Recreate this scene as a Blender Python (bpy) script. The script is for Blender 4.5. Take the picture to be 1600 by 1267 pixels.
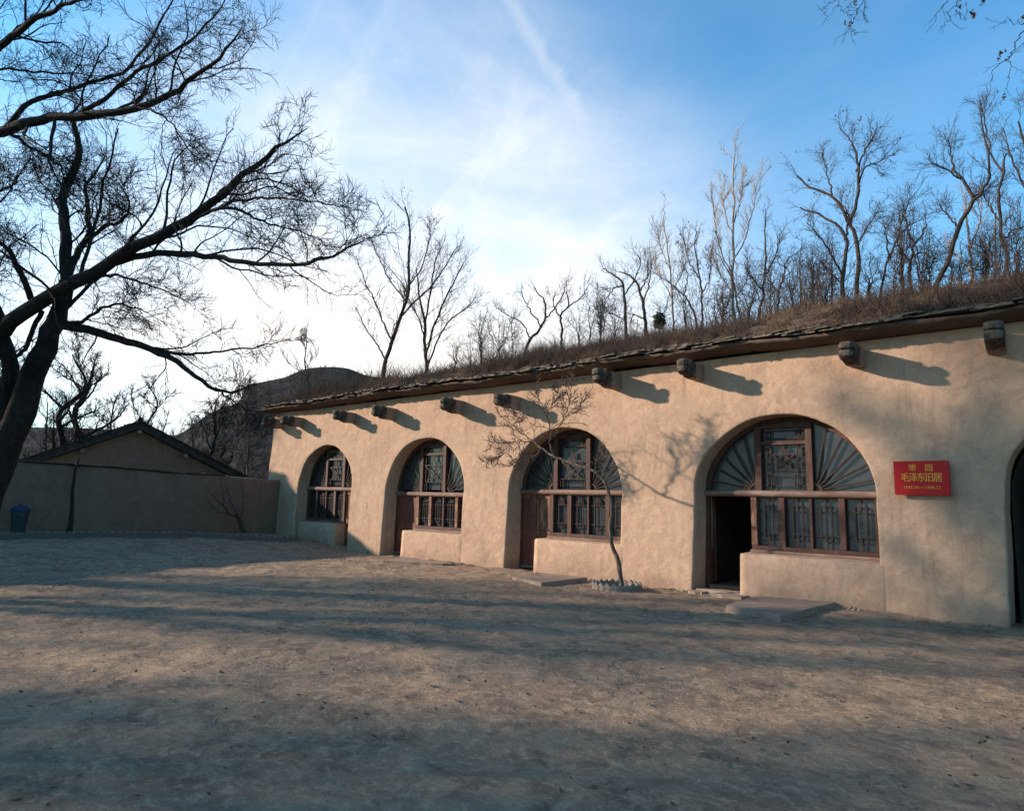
import bpy, bmesh, math, random
import numpy as np
from mathutils import Matrix, Vector

for _o in list(bpy.data.objects): bpy.data.objects.remove(_o)
SC = bpy.context.scene
COL = SC.collection
rng = np.random.default_rng(7)
random.seed(7)

# ------------------------------------------------------------------ camera
YAW, PITCH, ROLL, FPX, CD, CH = 0.71658, 0.13316, 0.01889, 1045.1, 12.576, 1.8
_f = np.array([-math.sin(YAW)*math.cos(PITCH), math.cos(YAW)*math.cos(PITCH), math.sin(PITCH)])
_r = np.array([math.cos(YAW), math.sin(YAW), 0.0])
_u = np.cross(_r, _f)
_r2 = math.cos(ROLL)*_r + math.sin(ROLL)*_u
_u2 = -math.sin(ROLL)*_r + math.cos(ROLL)*_u
CAMP = np.array([0, -CD, CH])
cam = bpy.data.cameras.new('camera'); co = bpy.data.objects.new('camera', cam); COL.objects.link(co)
cam.sensor_fit = 'HORIZONTAL'; cam.sensor_width = 36; cam.lens = 36*FPX/1600
cam.clip_start = 0.05; cam.clip_end = 3000
M = Matrix(((_r2[0], _u2[0], -_f[0], CAMP[0]), (_r2[1], _u2[1], -_f[1], CAMP[1]), (_r2[2], _u2[2], -_f[2], CAMP[2]), (0, 0, 0, 1)))
co.matrix_world = M
SC.camera = co
SC.render.resolution_x = 1024; SC.render.resolution_y = 810

def ray(x, y):
    return _f*FPX + _r2*(x-800) - _u2*(y-633.5)
def at_depth(x, y, d):            # photograph pixel -> place at a distance d along the view axis
    return CAMP + ray(x, y)*(d/FPX)
def at_y(x, y, Y):                # photograph pixel -> place on the plane y = Y
    r = ray(x, y); return CAMP + r*((Y-CAMP[1])/r[1])

# ------------------------------------------------------------------ light
SUN_D = np.array([0.795, 0.51, -0.325]); SUN_D /= np.linalg.norm(SUN_D)
w = bpy.data.worlds.new('World'); SC.world = w; w.use_nodes = True
nt = w.node_tree; nt.nodes.clear(); N = nt.nodes; L = nt.links
wo = N.new('ShaderNodeOutputWorld'); bg = N.new('ShaderNodeBackground'); bg.inputs['Strength'].default_value = 0.10
sky = N.new('ShaderNodeTexSky'); sky.sky_type = 'NISHITA'; sky.sun_disc = False
sky.sun_elevation = math.asin(-SUN_D[2]); sky.sun_rotation = math.atan2(-SUN_D[0], -SUN_D[1])
sky.altitude = 900; sky.air_density = 1.0; sky.dust_density = 0.8; sky.ozone_density = 1.8
hs = N.new('ShaderNodeHueSaturation'); hs.inputs['Saturation'].default_value = 1.15; hs.inputs['Value'].default_value = 1.6
L.new(sky.outputs[0], hs.inputs['Color'])
tc = N.new('ShaderNodeTexCoord')
def wmath(op, a, b=None, clamp=False):
    n = N.new('ShaderNodeMath'); n.operation = op; n.use_clamp = clamp
    for i, v in enumerate((a, b)):
        if v is None: continue
        if isinstance(v, (int, float)): n.inputs[i].default_value = v
        else: L.new(v, n.inputs[i])
    return n.outputs[0]
def wdot(vec):
    n = N.new('ShaderNodeVectorMath'); n.operation = 'DOT_PRODUCT'
    L.new(tc.outputs['Generated'], n.inputs[0]); n.inputs[1].default_value = vec; return n.outputs['Value']
def wramp(v, a, b, smooth=True):
    n = N.new('ShaderNodeMapRange'); n.interpolation_type = 'SMOOTHSTEP' if smooth else 'LINEAR'
    n.inputs['From Min'].default_value = a; n.inputs['From Max'].default_value = b
    L.new(v, n.inputs['Value']); return n.outputs['Result']
def wnoise(scale, rot, sc, detail, rough=0.55, dist=0.0):
    mp = N.new('ShaderNodeMapping'); mp.inputs['Rotation'].default_value = rot; mp.inputs['Scale'].default_value = sc
    L.new(tc.outputs['Generated'], mp.inputs['Vector'])
    n = N.new('ShaderNodeTexNoise'); n.inputs['Scale'].default_value = scale; n.inputs['Detail'].default_value = detail
    n.inputs['Roughness'].default_value = rough; n.inputs['Distortion'].default_value = dist
    L.new(mp.outputs[0], n.inputs['Vector']); return n.outputs['Fac']
sep = N.new('ShaderNodeSeparateXYZ'); L.new(tc.outputs['Generated'], sep.inputs[0])
# thin high cloud veil: thickest low down on the sunward side, thinning overhead and away from the sun; widened and warmed out of view to neutralise the shade
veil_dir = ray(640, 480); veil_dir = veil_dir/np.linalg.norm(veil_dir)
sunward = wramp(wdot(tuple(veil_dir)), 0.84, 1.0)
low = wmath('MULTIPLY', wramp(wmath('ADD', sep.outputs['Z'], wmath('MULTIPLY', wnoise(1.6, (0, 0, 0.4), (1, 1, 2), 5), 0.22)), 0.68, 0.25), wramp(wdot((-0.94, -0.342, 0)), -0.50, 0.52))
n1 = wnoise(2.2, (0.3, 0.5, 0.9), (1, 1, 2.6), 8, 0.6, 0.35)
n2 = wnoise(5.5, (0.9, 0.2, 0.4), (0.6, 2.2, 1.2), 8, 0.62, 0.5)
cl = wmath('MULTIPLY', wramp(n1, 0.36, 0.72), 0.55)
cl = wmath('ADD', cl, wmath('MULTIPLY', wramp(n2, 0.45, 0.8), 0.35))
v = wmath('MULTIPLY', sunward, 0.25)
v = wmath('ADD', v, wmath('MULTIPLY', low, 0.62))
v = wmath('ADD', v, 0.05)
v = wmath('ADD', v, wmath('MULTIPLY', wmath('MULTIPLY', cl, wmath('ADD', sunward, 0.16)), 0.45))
# a short streak of cirrus
sa = ray(800, 10); sb = ray(885, 150); sa = sa/np.linalg.norm(sa); sb = sb/np.linalg.norm(sb)
nrm = np.cross(sa, sb); nrm /= np.linalg.norm(nrm); mid = (sa+sb)/2; mid /= np.linalg.norm(mid)
band = wramp(wmath('ABSOLUTE', wmath('ADD', wdot(tuple(nrm)), wmath('MULTIPLY', wmath('SUBTRACT', n2, 0.5), 0.05))), 0.016, 0.0)
ends = wramp(wdot(tuple(mid)), 0.9925, 0.9995)
v = wmath('ADD', v, wmath('MULTIPLY', wmath('MULTIPLY', band, ends), 0.11), clamp=True)
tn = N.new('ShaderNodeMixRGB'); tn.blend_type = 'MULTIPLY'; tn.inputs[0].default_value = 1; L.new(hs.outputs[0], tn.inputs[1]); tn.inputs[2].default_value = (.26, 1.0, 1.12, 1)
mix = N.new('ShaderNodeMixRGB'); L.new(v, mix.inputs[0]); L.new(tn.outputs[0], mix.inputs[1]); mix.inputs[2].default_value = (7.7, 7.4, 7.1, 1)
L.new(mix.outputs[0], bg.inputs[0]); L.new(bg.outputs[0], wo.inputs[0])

sl = bpy.data.lights.new('sun', 'SUN'); sl.energy = 5.0; sl.angle = math.radians(1.4); sl.color = (1.0, 0.84, 0.69)
so = bpy.data.objects.new('sun', sl); COL.objects.link(so)
so.rotation_euler = Vector(SUN_D).to_track_quat('-Z', 'Y').to_euler()
SC.view_settings.view_transform = 'Standard'; SC.view_settings.look = 'None'
SC.view_settings.exposure = 0.82; SC.view_settings.gamma = 1
SC.render.engine = 'CYCLES'
SC.cycles.max_bounces = 6

# ------------------------------------------------------------------ noise for geometry
def _hash(ix, iy, s):
    h = (ix.astype(np.int64)*374761393 + iy.astype(np.int64)*668265263 + s*1274126177) & 0x7fffffff
    h = ((h ^ (h >> 13))*1274126177) & 0x7fffffff
    return ((h ^ (h >> 16)) & 0xffff)/65535.0
def vnoise(x, y, s=0):
    ix = np.floor(x); iy = np.floor(y); fx = x-ix; fy = y-iy
    fx = fx*fx*(3-2*fx); fy = fy*fy*(3-2*fy)
    a = _hash(ix, iy, s); b = _hash(ix+1, iy, s); c = _hash(ix, iy+1, s); d = _hash(ix+1, iy+1, s)
    return (a*(1-fx)+b*fx)*(1-fy)+(c*(1-fx)+d*fx)*fy
def fbm(x, y, o=4, s=0):
    x = np.asarray(x, float); y = np.asarray(y, float); r = 0; a = .5
    for i in range(o):
        r = r + a*(vnoise(x, y, s+i)-.5); x = x*2.03+7.1; y = y*2.03+3.3; a *= .5
    return r

# ------------------------------------------------------------------ materials
def mat(name, c1, c2=None, rough=0.9, scale=3.0, bump=0.3, bscale=20.0, c3=None, s3=1.0, spec=0.25, stretch=(1, 1, 1), bdist=0.02, lo=.35, hi=.65, lo3=.5, hi3=.7):
    m = bpy.data.materials.new(name); m.use_nodes = True; t = m.node_tree; n = t.nodes; l = t.links
    b = n['Principled BSDF']; b.inputs['Roughness'].default_value = rough
    b.inputs['Specular IOR Level'].default_value = spec
    tcn = n.new('ShaderNodeTexCoord'); mp = n.new('ShaderNodeMapping'); mp.inputs['Scale'].default_value = stretch
    l.new(tcn.outputs['Object'], mp.inputs['Vector'])
    def noi(sc, det=8, ro=.6, d=0.0):
        q = n.new('ShaderNodeTexNoise'); q.inputs['Scale'].default_value = sc; q.inputs['Detail'].default_value = det
        q.inputs['Roughness'].default_value = ro; q.inputs['Distortion'].default_value = d; l.new(mp.outputs[0], q.inputs['Vector']); return q.outputs['Fac']
    def ramp(v_, a, b_):
        q = n.new('ShaderNodeMapRange'); q.inputs['From Min'].default_value = a; q.inputs['From Max'].default_value = b_; l.new(v_, q.inputs['Value']); return q.outputs['Result']
    c2 = c2 or c1
    mx = n.new('ShaderNodeMixRGB'); l.new(ramp(noi(scale, 8, .6, .3), lo, hi), mx.inputs[0]); mx.inputs[1].default_value = (*c1, 1); mx.inputs[2].default_value = (*c2, 1)
    out = mx.outputs[0]
    if c3:
        m2 = n.new('ShaderNodeMixRGB'); l.new(ramp(noi(s3, 9, .65, .6), lo3, hi3), m2.inputs[0]); l.new(out, m2.inputs[1]); m2.inputs[2].default_value = (*c3, 1); out = m2.outputs[0]
    l.new(out, b.inputs['Base Color'])
    if bump:
        bp = n.new('ShaderNodeBump'); bp.inputs['Strength'].default_value = bump; bp.inputs['Distance'].default_value = bdist
        l.new(noi(bscale, 8, .65), bp.inputs['Height']); l.new(bp.outputs[0], b.inputs['Normal'])
    m['mp'] = 1
    return m

def plaster_material(name, a, b_, c_):
    m = bpy.data.materials.new(name); m.use_nodes = True; t = m.node_tree; n = t.nodes; l = t.links
    bs = n['Principled BSDF']; bs.inputs['Roughness'].default_value = .95; bs.inputs['Specular IOR Level'].default_value = .15
    tcn = n.new('ShaderNodeTexCoord')
    def noi(sc, det=8, ro=.6, d=0.0, st=(1, 1, 1)):
        mp = n.new('ShaderNodeMapping'); mp.inputs['Scale'].default_value = st; l.new(tcn.outputs['Object'], mp.inputs['Vector'])
        q = n.new('ShaderNodeTexNoise'); q.inputs['Scale'].default_value = sc; q.inputs['Detail'].default_value = det
        q.inputs['Roughness'].default_value = ro; q.inputs['Distortion'].default_value = d; l.new(mp.outputs[0], q.inputs['Vector']); return q.outputs['Fac']
    def ramp(v_, lo, hi, o1=0., o2=1.):
        q = n.new('ShaderNodeMapRange'); q.inputs['From Min'].default_value = lo; q.inputs['From Max'].default_value = hi
        q.inputs['To Min'].default_value = o1; q.inputs['To Max'].default_value = o2; l.new(v_, q.inputs['Value']); return q.outputs['Result']
    def mixc(f, x, y):
        q = n.new('ShaderNodeMixRGB'); l.new(f, q.inputs[0])
        for i, k in ((1, x), (2, y)):
            if isinstance(k, tuple): q.inputs[i].default_value = (*k, 1)
            else: l.new(k, q.inputs[i])
        return q.outputs[0]
    c = mixc(ramp(noi(.9, 9, .62, .8), .36, .66), a, b_)
    c = mixc(ramp(noi(2.6, 10, .7, 1.2), .48, .72, 0, .8), c, c_)
    c = mixc(ramp(noi(4.5, 8, .6, .6), .5, .68, 0, .5), c, tuple(x*1.22 for x in a))
    c = mixc(ramp(noi(1.6, 6, .6, .5, (2.2, 2.2, .35)), .55, .75, 0, .45), c, tuple(x*1.18 for x in a))
    c = mixc(ramp(noi(45, 5, .7), .52, .70, 0, .5), c, tuple(x*.66 for x in b_))
    c = mixc(ramp(noi(26, 4, .7, 1.5, (1, 1, 2.5)), .60, .68, 0, .5), c, tuple(x*1.35 for x in a))
    c = mixc(ramp(noi(1.1, 7, .65, .2, (4, 4, .35)), .56, .72, 0, .45), c, tuple(x*.72 for x in c_))
    # damp, dirt-splashed foot of the wall
    sp = n.new('ShaderNodeSeparateXYZ'); l.new(tcn.outputs['Object'], sp.inputs[0])
    ad = n.new('ShaderNodeMath'); ad.operation = 'ADD'; l.new(sp.outputs['Z'], ad.inputs[0]); l.new(ramp(noi(1.8, 6, .6), .2, .8, -.35, .45), ad.inputs[1])
    c = mixc(ramp(ad.outputs[0], .42, .02, 0, .55), c, tuple(x*.74 for x in c_))
    # hairline cracks
    vo = n.new('ShaderNodeTexVoronoi'); vo.feature = 'DISTANCE_TO_EDGE'; vo.inputs['Scale'].default_value = .33
    wv = n.new('ShaderNodeVectorMath'); wv.operation = 'MULTIPLY_ADD'
    nn = n.new('ShaderNodeTexNoise'); nn.inputs['Scale'].default_value = 1.6; nn.inputs['Detail'].default_value = 8; l.new(tcn.outputs['Object'], nn.inputs['Vector'])
    l.new(nn.outputs['Color'], wv.inputs[0]); wv.inputs[1].default_value = (1.1, 1.1, 1.1); l.new(tcn.outputs['Object'], wv.inputs[2]); l.new(wv.outputs[0], vo.inputs['Vector'])
    crack = ramp(vo.outputs['Distance'], .0, .006, 1, 0)
    keep = n.new('ShaderNodeMath'); keep.operation = 'MULTIPLY'; l.new(crack, keep.inputs[0]); l.new(ramp(noi(.5, 3), .52, .62, 0, .4), keep.inputs[1])
    c = mixc(keep.outputs[0], c, tuple(x*.5 for x in c_))
    l.new(c, bs.inputs['Base Color'])
    h = n.new('ShaderNodeMath'); h.operation = 'ADD'; l.new(ramp(noi(7, 8, .6), 0, 1), h.inputs[0])
    h2 = n.new('ShaderNodeMath'); h2.operation = 'MULTIPLY_ADD'; l.new(noi(60, 6, .75), h2.inputs[0]); h2.inputs[1].default_value = .25; l.new(h.outputs[0], h2.inputs[2])
    bp = n.new('ShaderNodeBump'); bp.inputs['Strength'].default_value = .6; bp.inputs['Distance'].default_value = .035
    l.new(h2.outputs[0], bp.inputs['Height']); l.new(bp.outputs[0], bs.inputs['Normal'])
    return m

M_PLASTER = plaster_material('mud_plaster', (.42, .278, .190), (.34, .222, .153), (.26, .171, .123))
M_YARDWALL = plaster_material('shaded_yard_wall_plaster', (.175, .112, .08), (.145, .092, .067), (.118, .077, .057))  # plaster colour lowered to carry the shade this wall stands in
M_GABLE = plaster_material('shaded_gable_plaster', (.15, .10, .068), (.125, .085, .06), (.105, .075, .055))  # similar mud plaster, with the gable's shade put into its colour
M_WOOD = mat('old_red_wood', (.075, .031, .021), (.045, .019, .013), .7, 6, .5, 40, (.12, .07, .047), 9, .3, (1, 1, .3), lo3=.52, hi3=.75)
M_WOODL = mat('worn_orange_wood', (.14, .06, .034), (.085, .036, .022), .7, 8, .5, 40, (.34, .20, .12), 10, .3, (1, 1, .3))
M_LATT = mat('lattice_wood', (.042, .024, .018), (.027, .016, .013), .75, 9, .3, 50, (.07, .048, .034), 14, .25)
M_BEAM = mat('round_beam_wood', (.19, .115, .085), (.11, .06, .045), .75, 5, .5, 30, (.25, .175, .13), 7, .3, (.25, 1, 1))
M_DOOR = mat('door_wood', (.15, .055, .032), (.09, .036, .025), .7, 5, .5, 30, (.27, .15, .10), 6, .3, (1, 1, .25), lo3=.55, hi3=.8)
M_PANE = mat('papered_glass', (.040, .042, .049), (.026, .029, .036), .2, 3, .35, 4, None, 1, .6, bdist=.02)
M_IRON = mat('dark_iron', (.05, .05, .052), (.09, .08, .07), .5, 9, .2, 30)
M_STONE = mat('grey_slab_stone', (.30, .215, .162), (.23, .165, .125), .9, 4, .8, 35, (.18, .125, .095), 2, .2)
M_CORB = mat('weathered_corbel_stone', (.17, .125, .092), (.085, .064, .05), .92, 9, .9, 30, (.035, .029, .026), 5, .15, lo3=.42, hi3=.62)
_t = M_CORB.node_tree; _b = _t.nodes['Principled BSDF']; _l = _b.inputs['Base Color'].links[0].from_socket
_c = _t.nodes.new('ShaderNodeTexCoord'); _s = _t.nodes.new('ShaderNodeSeparateXYZ'); _t.links.new(_c.outputs['Object'], _s.inputs[0])
_n = _t.nodes.new('ShaderNodeTexNoise'); _n.inputs['Scale'].default_value = 9; _t.links.new(_c.outputs['Object'], _n.inputs['Vector'])
_a = _t.nodes.new('ShaderNodeMath'); _a.operation = 'MULTIPLY_ADD'; _t.links.new(_n.outputs['Fac'], _a.inputs[0]); _a.inputs[1].default_value = .35; _t.links.new(_s.outputs['Y'], _a.inputs[2])
_m = _t.nodes.new('ShaderNodeMapRange'); _m.inputs['From Min'].default_value = -.24; _m.inputs['From Max'].default_value = -.17; _t.links.new(_a.outputs[0], _m.inputs['Value'])
_x = _t.nodes.new('ShaderNodeMixRGB'); _t.links.new(_m.outputs[0], _x.inputs[0]); _t.links.new(_l, _x.inputs[1]); _x.inputs[2].default_value = (.27, .19, .14, 1); _t.links.new(_x.outputs[0], _b.inputs['Base Color'])
M_SLATE = mat('eave_slate', (.115, .092, .072), (.06, .05, .042), .9, 7, .8, 30, (.19, .155, .12), 4, .2)
M_SOFFIT = mat('shaded_eave_mud', (.12, .084, .061), (.085, .06, .046), .95, 4, .9, 15, (.08, .06, .05), 3, .1)  # wall plaster tone with the shadow under the slates put into it
M_ROOFEARTH = mat('roof_earth', (.13, .09, .065), (.08, .057, .043), .97, 2, 1.0, 10, (.17, .12, .085), 1.2, .1)
M_BRICK = mat('grey_brick', (.22, .18, .15), (.15, .12, .10), .92, 8, .5, 40, (.28, .23, .19), 5, .15)
M_BRICKD = mat('dark_grey_brick', (.12, .105, .092), (.08, .07, .063), .92, 8, .5, 40, (.17, .145, .12), 5, .15)
M_TILE = mat('grey_roof_tile', (.04, .036, .033), (.022, .021, .021), .9, 8, .5, 30, (.07, .058, .048), 5, .2)
M_BARK = mat('dark_bark', (.024, .019, .017), (.013, .011, .010), .95, 12, 1.0, 30, (.042, .034, .028), 20, .15, (1, 1, .3))
M_BARKB = mat('brown_bark', (.06, .044, .036), (.034, .026, .022), .95, 9, .8, 30, (.085, .063, .05), 15, .15)
M_BIRCH = mat('pale_bark', (.34, .28, .23), (.22, .17, .14), .9, 6, .4, 30, (.10, .08, .07), 12, .2, lo3=.6, hi3=.7)
M_TRUNK = mat('small_tree_bark', (.10, .072, .056), (.055, .04, .034), .95, 9, 1.0, 40, (.20, .15, .115), 14, .15, (1, 1, .25))
M_POD = mat('dry_pods', (.10, .062, .038), (.06, .04, .028), .9, 9, 0)
M_DRY = mat('dry_grass', (.12, .078, .05), (.068, .044, .032), .95, 1.3, 0, 5, (.04, .027, .022), .9, .1)
M_RUST = mat('rusty_bush', (.07, .046, .033), (.045, .031, .024), .95, 2, 0)
M_BRUSH = mat('dark_brush', (.035, .025, .021), (.058, .04, .031), .95, 2, 0)
M_EVER = mat('evergreen_needles', (.035, .05, .03), (.05, .055, .03), .9, 5, 0)
M_HILL = mat('hill_scrub', (.06, .052, .044), (.035, .034, .034), .98, .06, 1.0, .8, (.025, .027, .03), .11, .05, bdist=1.5, lo3=.42, hi3=.58)
M_RED = mat('red_sign_paint', (.46, .006, .008), (.36, .006, .008), .5, 3, .03, 10, None, 1, .25)
M_GOLD = mat('gold_lettering', (.72, .30, .03), (.62, .25, .03), .5, 8, 0, spec=.3)
M_BIN = mat('bin_dark_paint', (.03, .04, .045), (.045, .05, .05), .5, 6, .1, 20)
M_BINLID = mat('bin_blue_paint', (.012, .028, .07), (.010, .024, .06), .7, 6, .05, 20)
M_ROOM = mat('darkened_room_plaster', (.05, .042, .036), (.035, .03, .026), .95, 3, .2)  # near-black base colour stands for the unlit interior behind the openings
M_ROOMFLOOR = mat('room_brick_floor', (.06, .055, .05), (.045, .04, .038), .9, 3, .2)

def ground_material():
    m = bpy.data.materials.new('packed_earth'); m.use_nodes = True; t = m.node_tree; n = t.nodes; l = t.links
    bs = n['Principled BSDF']; bs.inputs['Roughness'].default_value = .97; bs.inputs['Specular IOR Level'].default_value = .1
    tcn = n.new('ShaderNodeTexCoord')
    def noi(sc, det=8, ro=.6, d=0.0, st=(1, 1, 1)):
        mp = n.new('ShaderNodeMapping'); mp.inputs['Scale'].default_value = st; mp.inputs['Rotation'].default_value = (0, 0, .35); l.new(tcn.outputs['Object'], mp.inputs['Vector'])
        q = n.new('ShaderNodeTexNoise'); q.inputs['Scale'].default_value = sc; q.inputs['Detail'].default_value = det
        q.inputs['Roughness'].default_value = ro; q.inputs['Distortion'].default_value = d; l.new(mp.outputs[0], q.inputs['Vector']); return q.outputs['Fac']
    def ramp(v_, lo, hi, o1=0., o2=1.):
        q = n.new('ShaderNodeMapRange'); q.inputs['From Min'].default_value = lo; q.inputs['From Max'].default_value = hi
        q.inputs['To Min'].default_value = o1; q.inputs['To Max'].default_value = o2; l.new(v_, q.inputs['Value']); return q.outputs['Result']
    def mixc(f, x, y):
        q = n.new('ShaderNodeMixRGB'); l.new(f, q.inputs[0])
        for i, k in ((1, x), (2, y)):
            if isinstance(k, tuple): q.inputs[i].default_value = (*k, 1)
            else: l.new(k, q.inputs[i])
        return q.outputs[0]
    c = mixc(ramp(noi(.5, 8, .6, .5), .35, .65), (.32, .222, .147), (.24, .163, .11))
    c = mixc(ramp(noi(2.3, 10, .7, .6), .45, .64, 0, .85), c, (.12, .084, .062))
    c = mixc(ramp(noi(9, 9, .75, .4), .50, .64, 0, .8), c, (.40, .295, .20))
    c = mixc(ramp(noi(38, 6, .75), .55, .70, 0, .8), c, (.09, .065, .048))
    c = mixc(ramp(noi(90, 4, .7), .62, .72, 0, .8), c, (.42, .33, .25))
    c = mixc(ramp(noi(3.2, 9, .7, .8, (1, 3.2, 1)), .54, .68, 0, .6), c, (.115, .082, .058))
    c = mixc(ramp(noi(7, 8, .72, 1.2, (1, 2.6, 1)), .56, .66, 0, .55), c, (.40, .29, .20))
    l.new(c, bs.inputs['Base Color'])
    a = n.new('ShaderNodeMath'); a.operation = 'MULTIPLY_ADD'; l.new(noi(30, 8, .75), a.inputs[0]); a.inputs[1].default_value = .45; l.new(noi(5, 9, .65), a.inputs[2])
    bp = n.new('ShaderNodeBump'); bp.inputs['Strength'].default_value = .9; bp.inputs['Distance'].default_value = .05
    l.new(a.outputs[0], bp.inputs['Height']); l.new(bp.outputs[0], bs.inputs['Normal'])
    return m
M_GROUND = ground_material()

# ------------------------------------------------------------------ object helpers
def obj(name, me, m=None, parent=None):
    o = bpy.data.objects.new(name, me); COL.objects.link(o)
    if m is not None and len(me.materials) == 0: me.materials.append(m)
    if parent is not None: o.parent = parent
    return o
def thing(name, label, cat, group=None, loc=(0, 0, 0)):
    o = bpy.data.objects.new(name, None); COL.objects.link(o); o.location = loc; o.empty_display_size = .2
    o['label'] = label; o['category'] = cat
    if group: o['group'] = group
    return o
def tag(o, label, cat, group=None):
    o['label'] = label; o['category'] = cat
    if group: o['group'] = group
    return o
def mesh_np(name, V, F, smooth=False):
    V = np.asarray(V, dtype=np.float32).reshape(-1, 3); F = np.asarray(F, dtype=np.int32)
    k = F.shape[1]; me = bpy.data.meshes.new(name)
    me.vertices.add(len(V)); me.vertices.foreach_set('co', V.ravel())
    me.loops.add(F.size); me.loops.foreach_set('vertex_index', F.ravel())
    me.polygons.add(len(F)); me.polygons.foreach_set('loop_start', np.arange(0, F.size, k, dtype=np.int32))
    me.polygons.foreach_set('use_smooth', np.full(len(F), smooth, dtype=bool))
    me.update(calc_edges=True); return me
def grid_mesh(name, P, smooth=True, flip=False):
    n, m_ = P.shape[:2]; i = np.arange((n-1)*(m_-1)); a = (i//(m_-1))*m_ + i % (m_-1)
    F = np.stack([a, a+1, a+m_+1, a+m_], 1)
    if flip: F = F[:, ::-1]
    return mesh_np(name, P.reshape(-1, 3), F, smooth)

class MB:
    def __init__(s): s.v = []; s.f = []
    def add(s, V, F):
        b = len(s.v); s.v += [tuple(map(float, q)) for q in V]; s.f += [tuple(b+i for i in q) for q in F]; return s
    def box(s, x0, y0, z0, x1, y1, z1):
        V = [(x, y, z) for z in (z0, z1) for y in (y0, y1) for x in (x0, x1)]
        return s.add(V, [(0, 2, 3, 1), (4, 5, 7, 6), (0, 1, 5, 4), (2, 6, 7, 3), (0, 4, 6, 2), (1, 3, 7, 5)])
    def bar(s, a, b, w_, d_, y=None):       # bar in the x-z plane, a and b = (x, z), depth y0..y0+d
        a = np.array(a, float); b = np.array(b, float); t = (b-a)/max(np.linalg.norm(b-a), 1e-6); n_ = np.array([-t[1], t[0]])*w_/2
        V = []
        for yy in (y, y+d_):
            for q in (a-n_, b-n_, b+n_, a+n_): V.append((q[0], yy, q[1]))
        return s.add(V, [(0, 1, 2, 3), (7, 6, 5, 4), (0, 4, 5, 1), (1, 5, 6, 2), (2, 6, 7, 3), (3, 7, 4, 0)])
    def mesh(s, name, bevel=0, smooth=False):
        me = bpy.data.meshes.new(name); me.from_pydata(s.v, [], s.f)
        bm = bmesh.new(); bm.from_mesh(me); bmesh.ops.recalc_face_normals(bm, faces=bm.faces)
        if bevel: bmesh.ops.bevel(bm, geom=list(bm.edges), offset=bevel, segments=2, affect='EDGES', clamp_overlap=True)
        bm.to_mesh(me); bm.free()
        if smooth:
            for p in me.polygons: p.use_smooth = True
        return me

def tubes(P, R, sides=4):
    """P (M,K,3) centre lines, R (M,K) radii -> verts, quad faces"""
    P = np.asarray(P, float); R = np.asarray(R, float); Mn, K = R.shape
    T = np.gradient(P, axis=1); T /= np.maximum(np.linalg.norm(T, axis=2, keepdims=True), 1e-9)
    mean = T.mean(1); ref = np.zeros((Mn, 3)); ref[np.arange(Mn), np.argmin(np.abs(mean), axis=1)] = 1
    U = np.cross(T, ref[:, None, :]); U /= np.maximum(np.linalg.norm(U, axis=2, keepdims=True), 1e-9)
    W_ = np.cross(T, U); a = np.arange(sides)*2*math.pi/sides
    V = P[:, :, None, :] + R[:, :, None, None]*(U[:, :, None, :]*np.cos(a)[None, None, :, None] + W_[:, :, None, :]*np.sin(a)[None, None, :, None])
    m_ = np.arange(Mn)[:, None, None]; k = np.arange(K-1)[None, :, None]; s_ = np.arange(sides)[None, None, :]
    b = m_*K*sides; s2 = (s_+1) % sides
    F = np.stack([b+k*sides+s_, b+k*sides+s2, b+(k+1)*sides+s2, b+(k+1)*sides+s_], -1).reshape(-1, 4)
    return V.reshape(-1, 3), F
def join_np(parts):
    Vs = []; Fs = []; n = 0
    for V, F in parts: Vs.append(V); Fs.append(F+n); n += len(V)
    return np.concatenate(Vs), np.concatenate(Fs)
def resample(pts, K, wob=0.0, r=None):
    pts = np.asarray(pts, float); q = np.vstack([2*pts[0]-pts[1], pts, 2*pts[-1]-pts[-2]]); out = []
    n = len(pts)-1; ts = np.linspace(0, n, K)
    for t in ts:
        i = min(int(t), n-1); f = t-i; a, b, c, d = q[i], q[i+1], q[i+2], q[i+3]
        out.append(.5*((2*b)+(-a+c)*f+(2*a-5*b+4*c-d)*f*f+(-a+3*b-3*c+d)*f**3))
    out = np.array(out)
    if wob and r is not None:
        nz = r.normal(0, wob, out.shape); nz[0] = 0; out += (nz+np.roll(nz, 1, 0)*.5)
    return out
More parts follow.
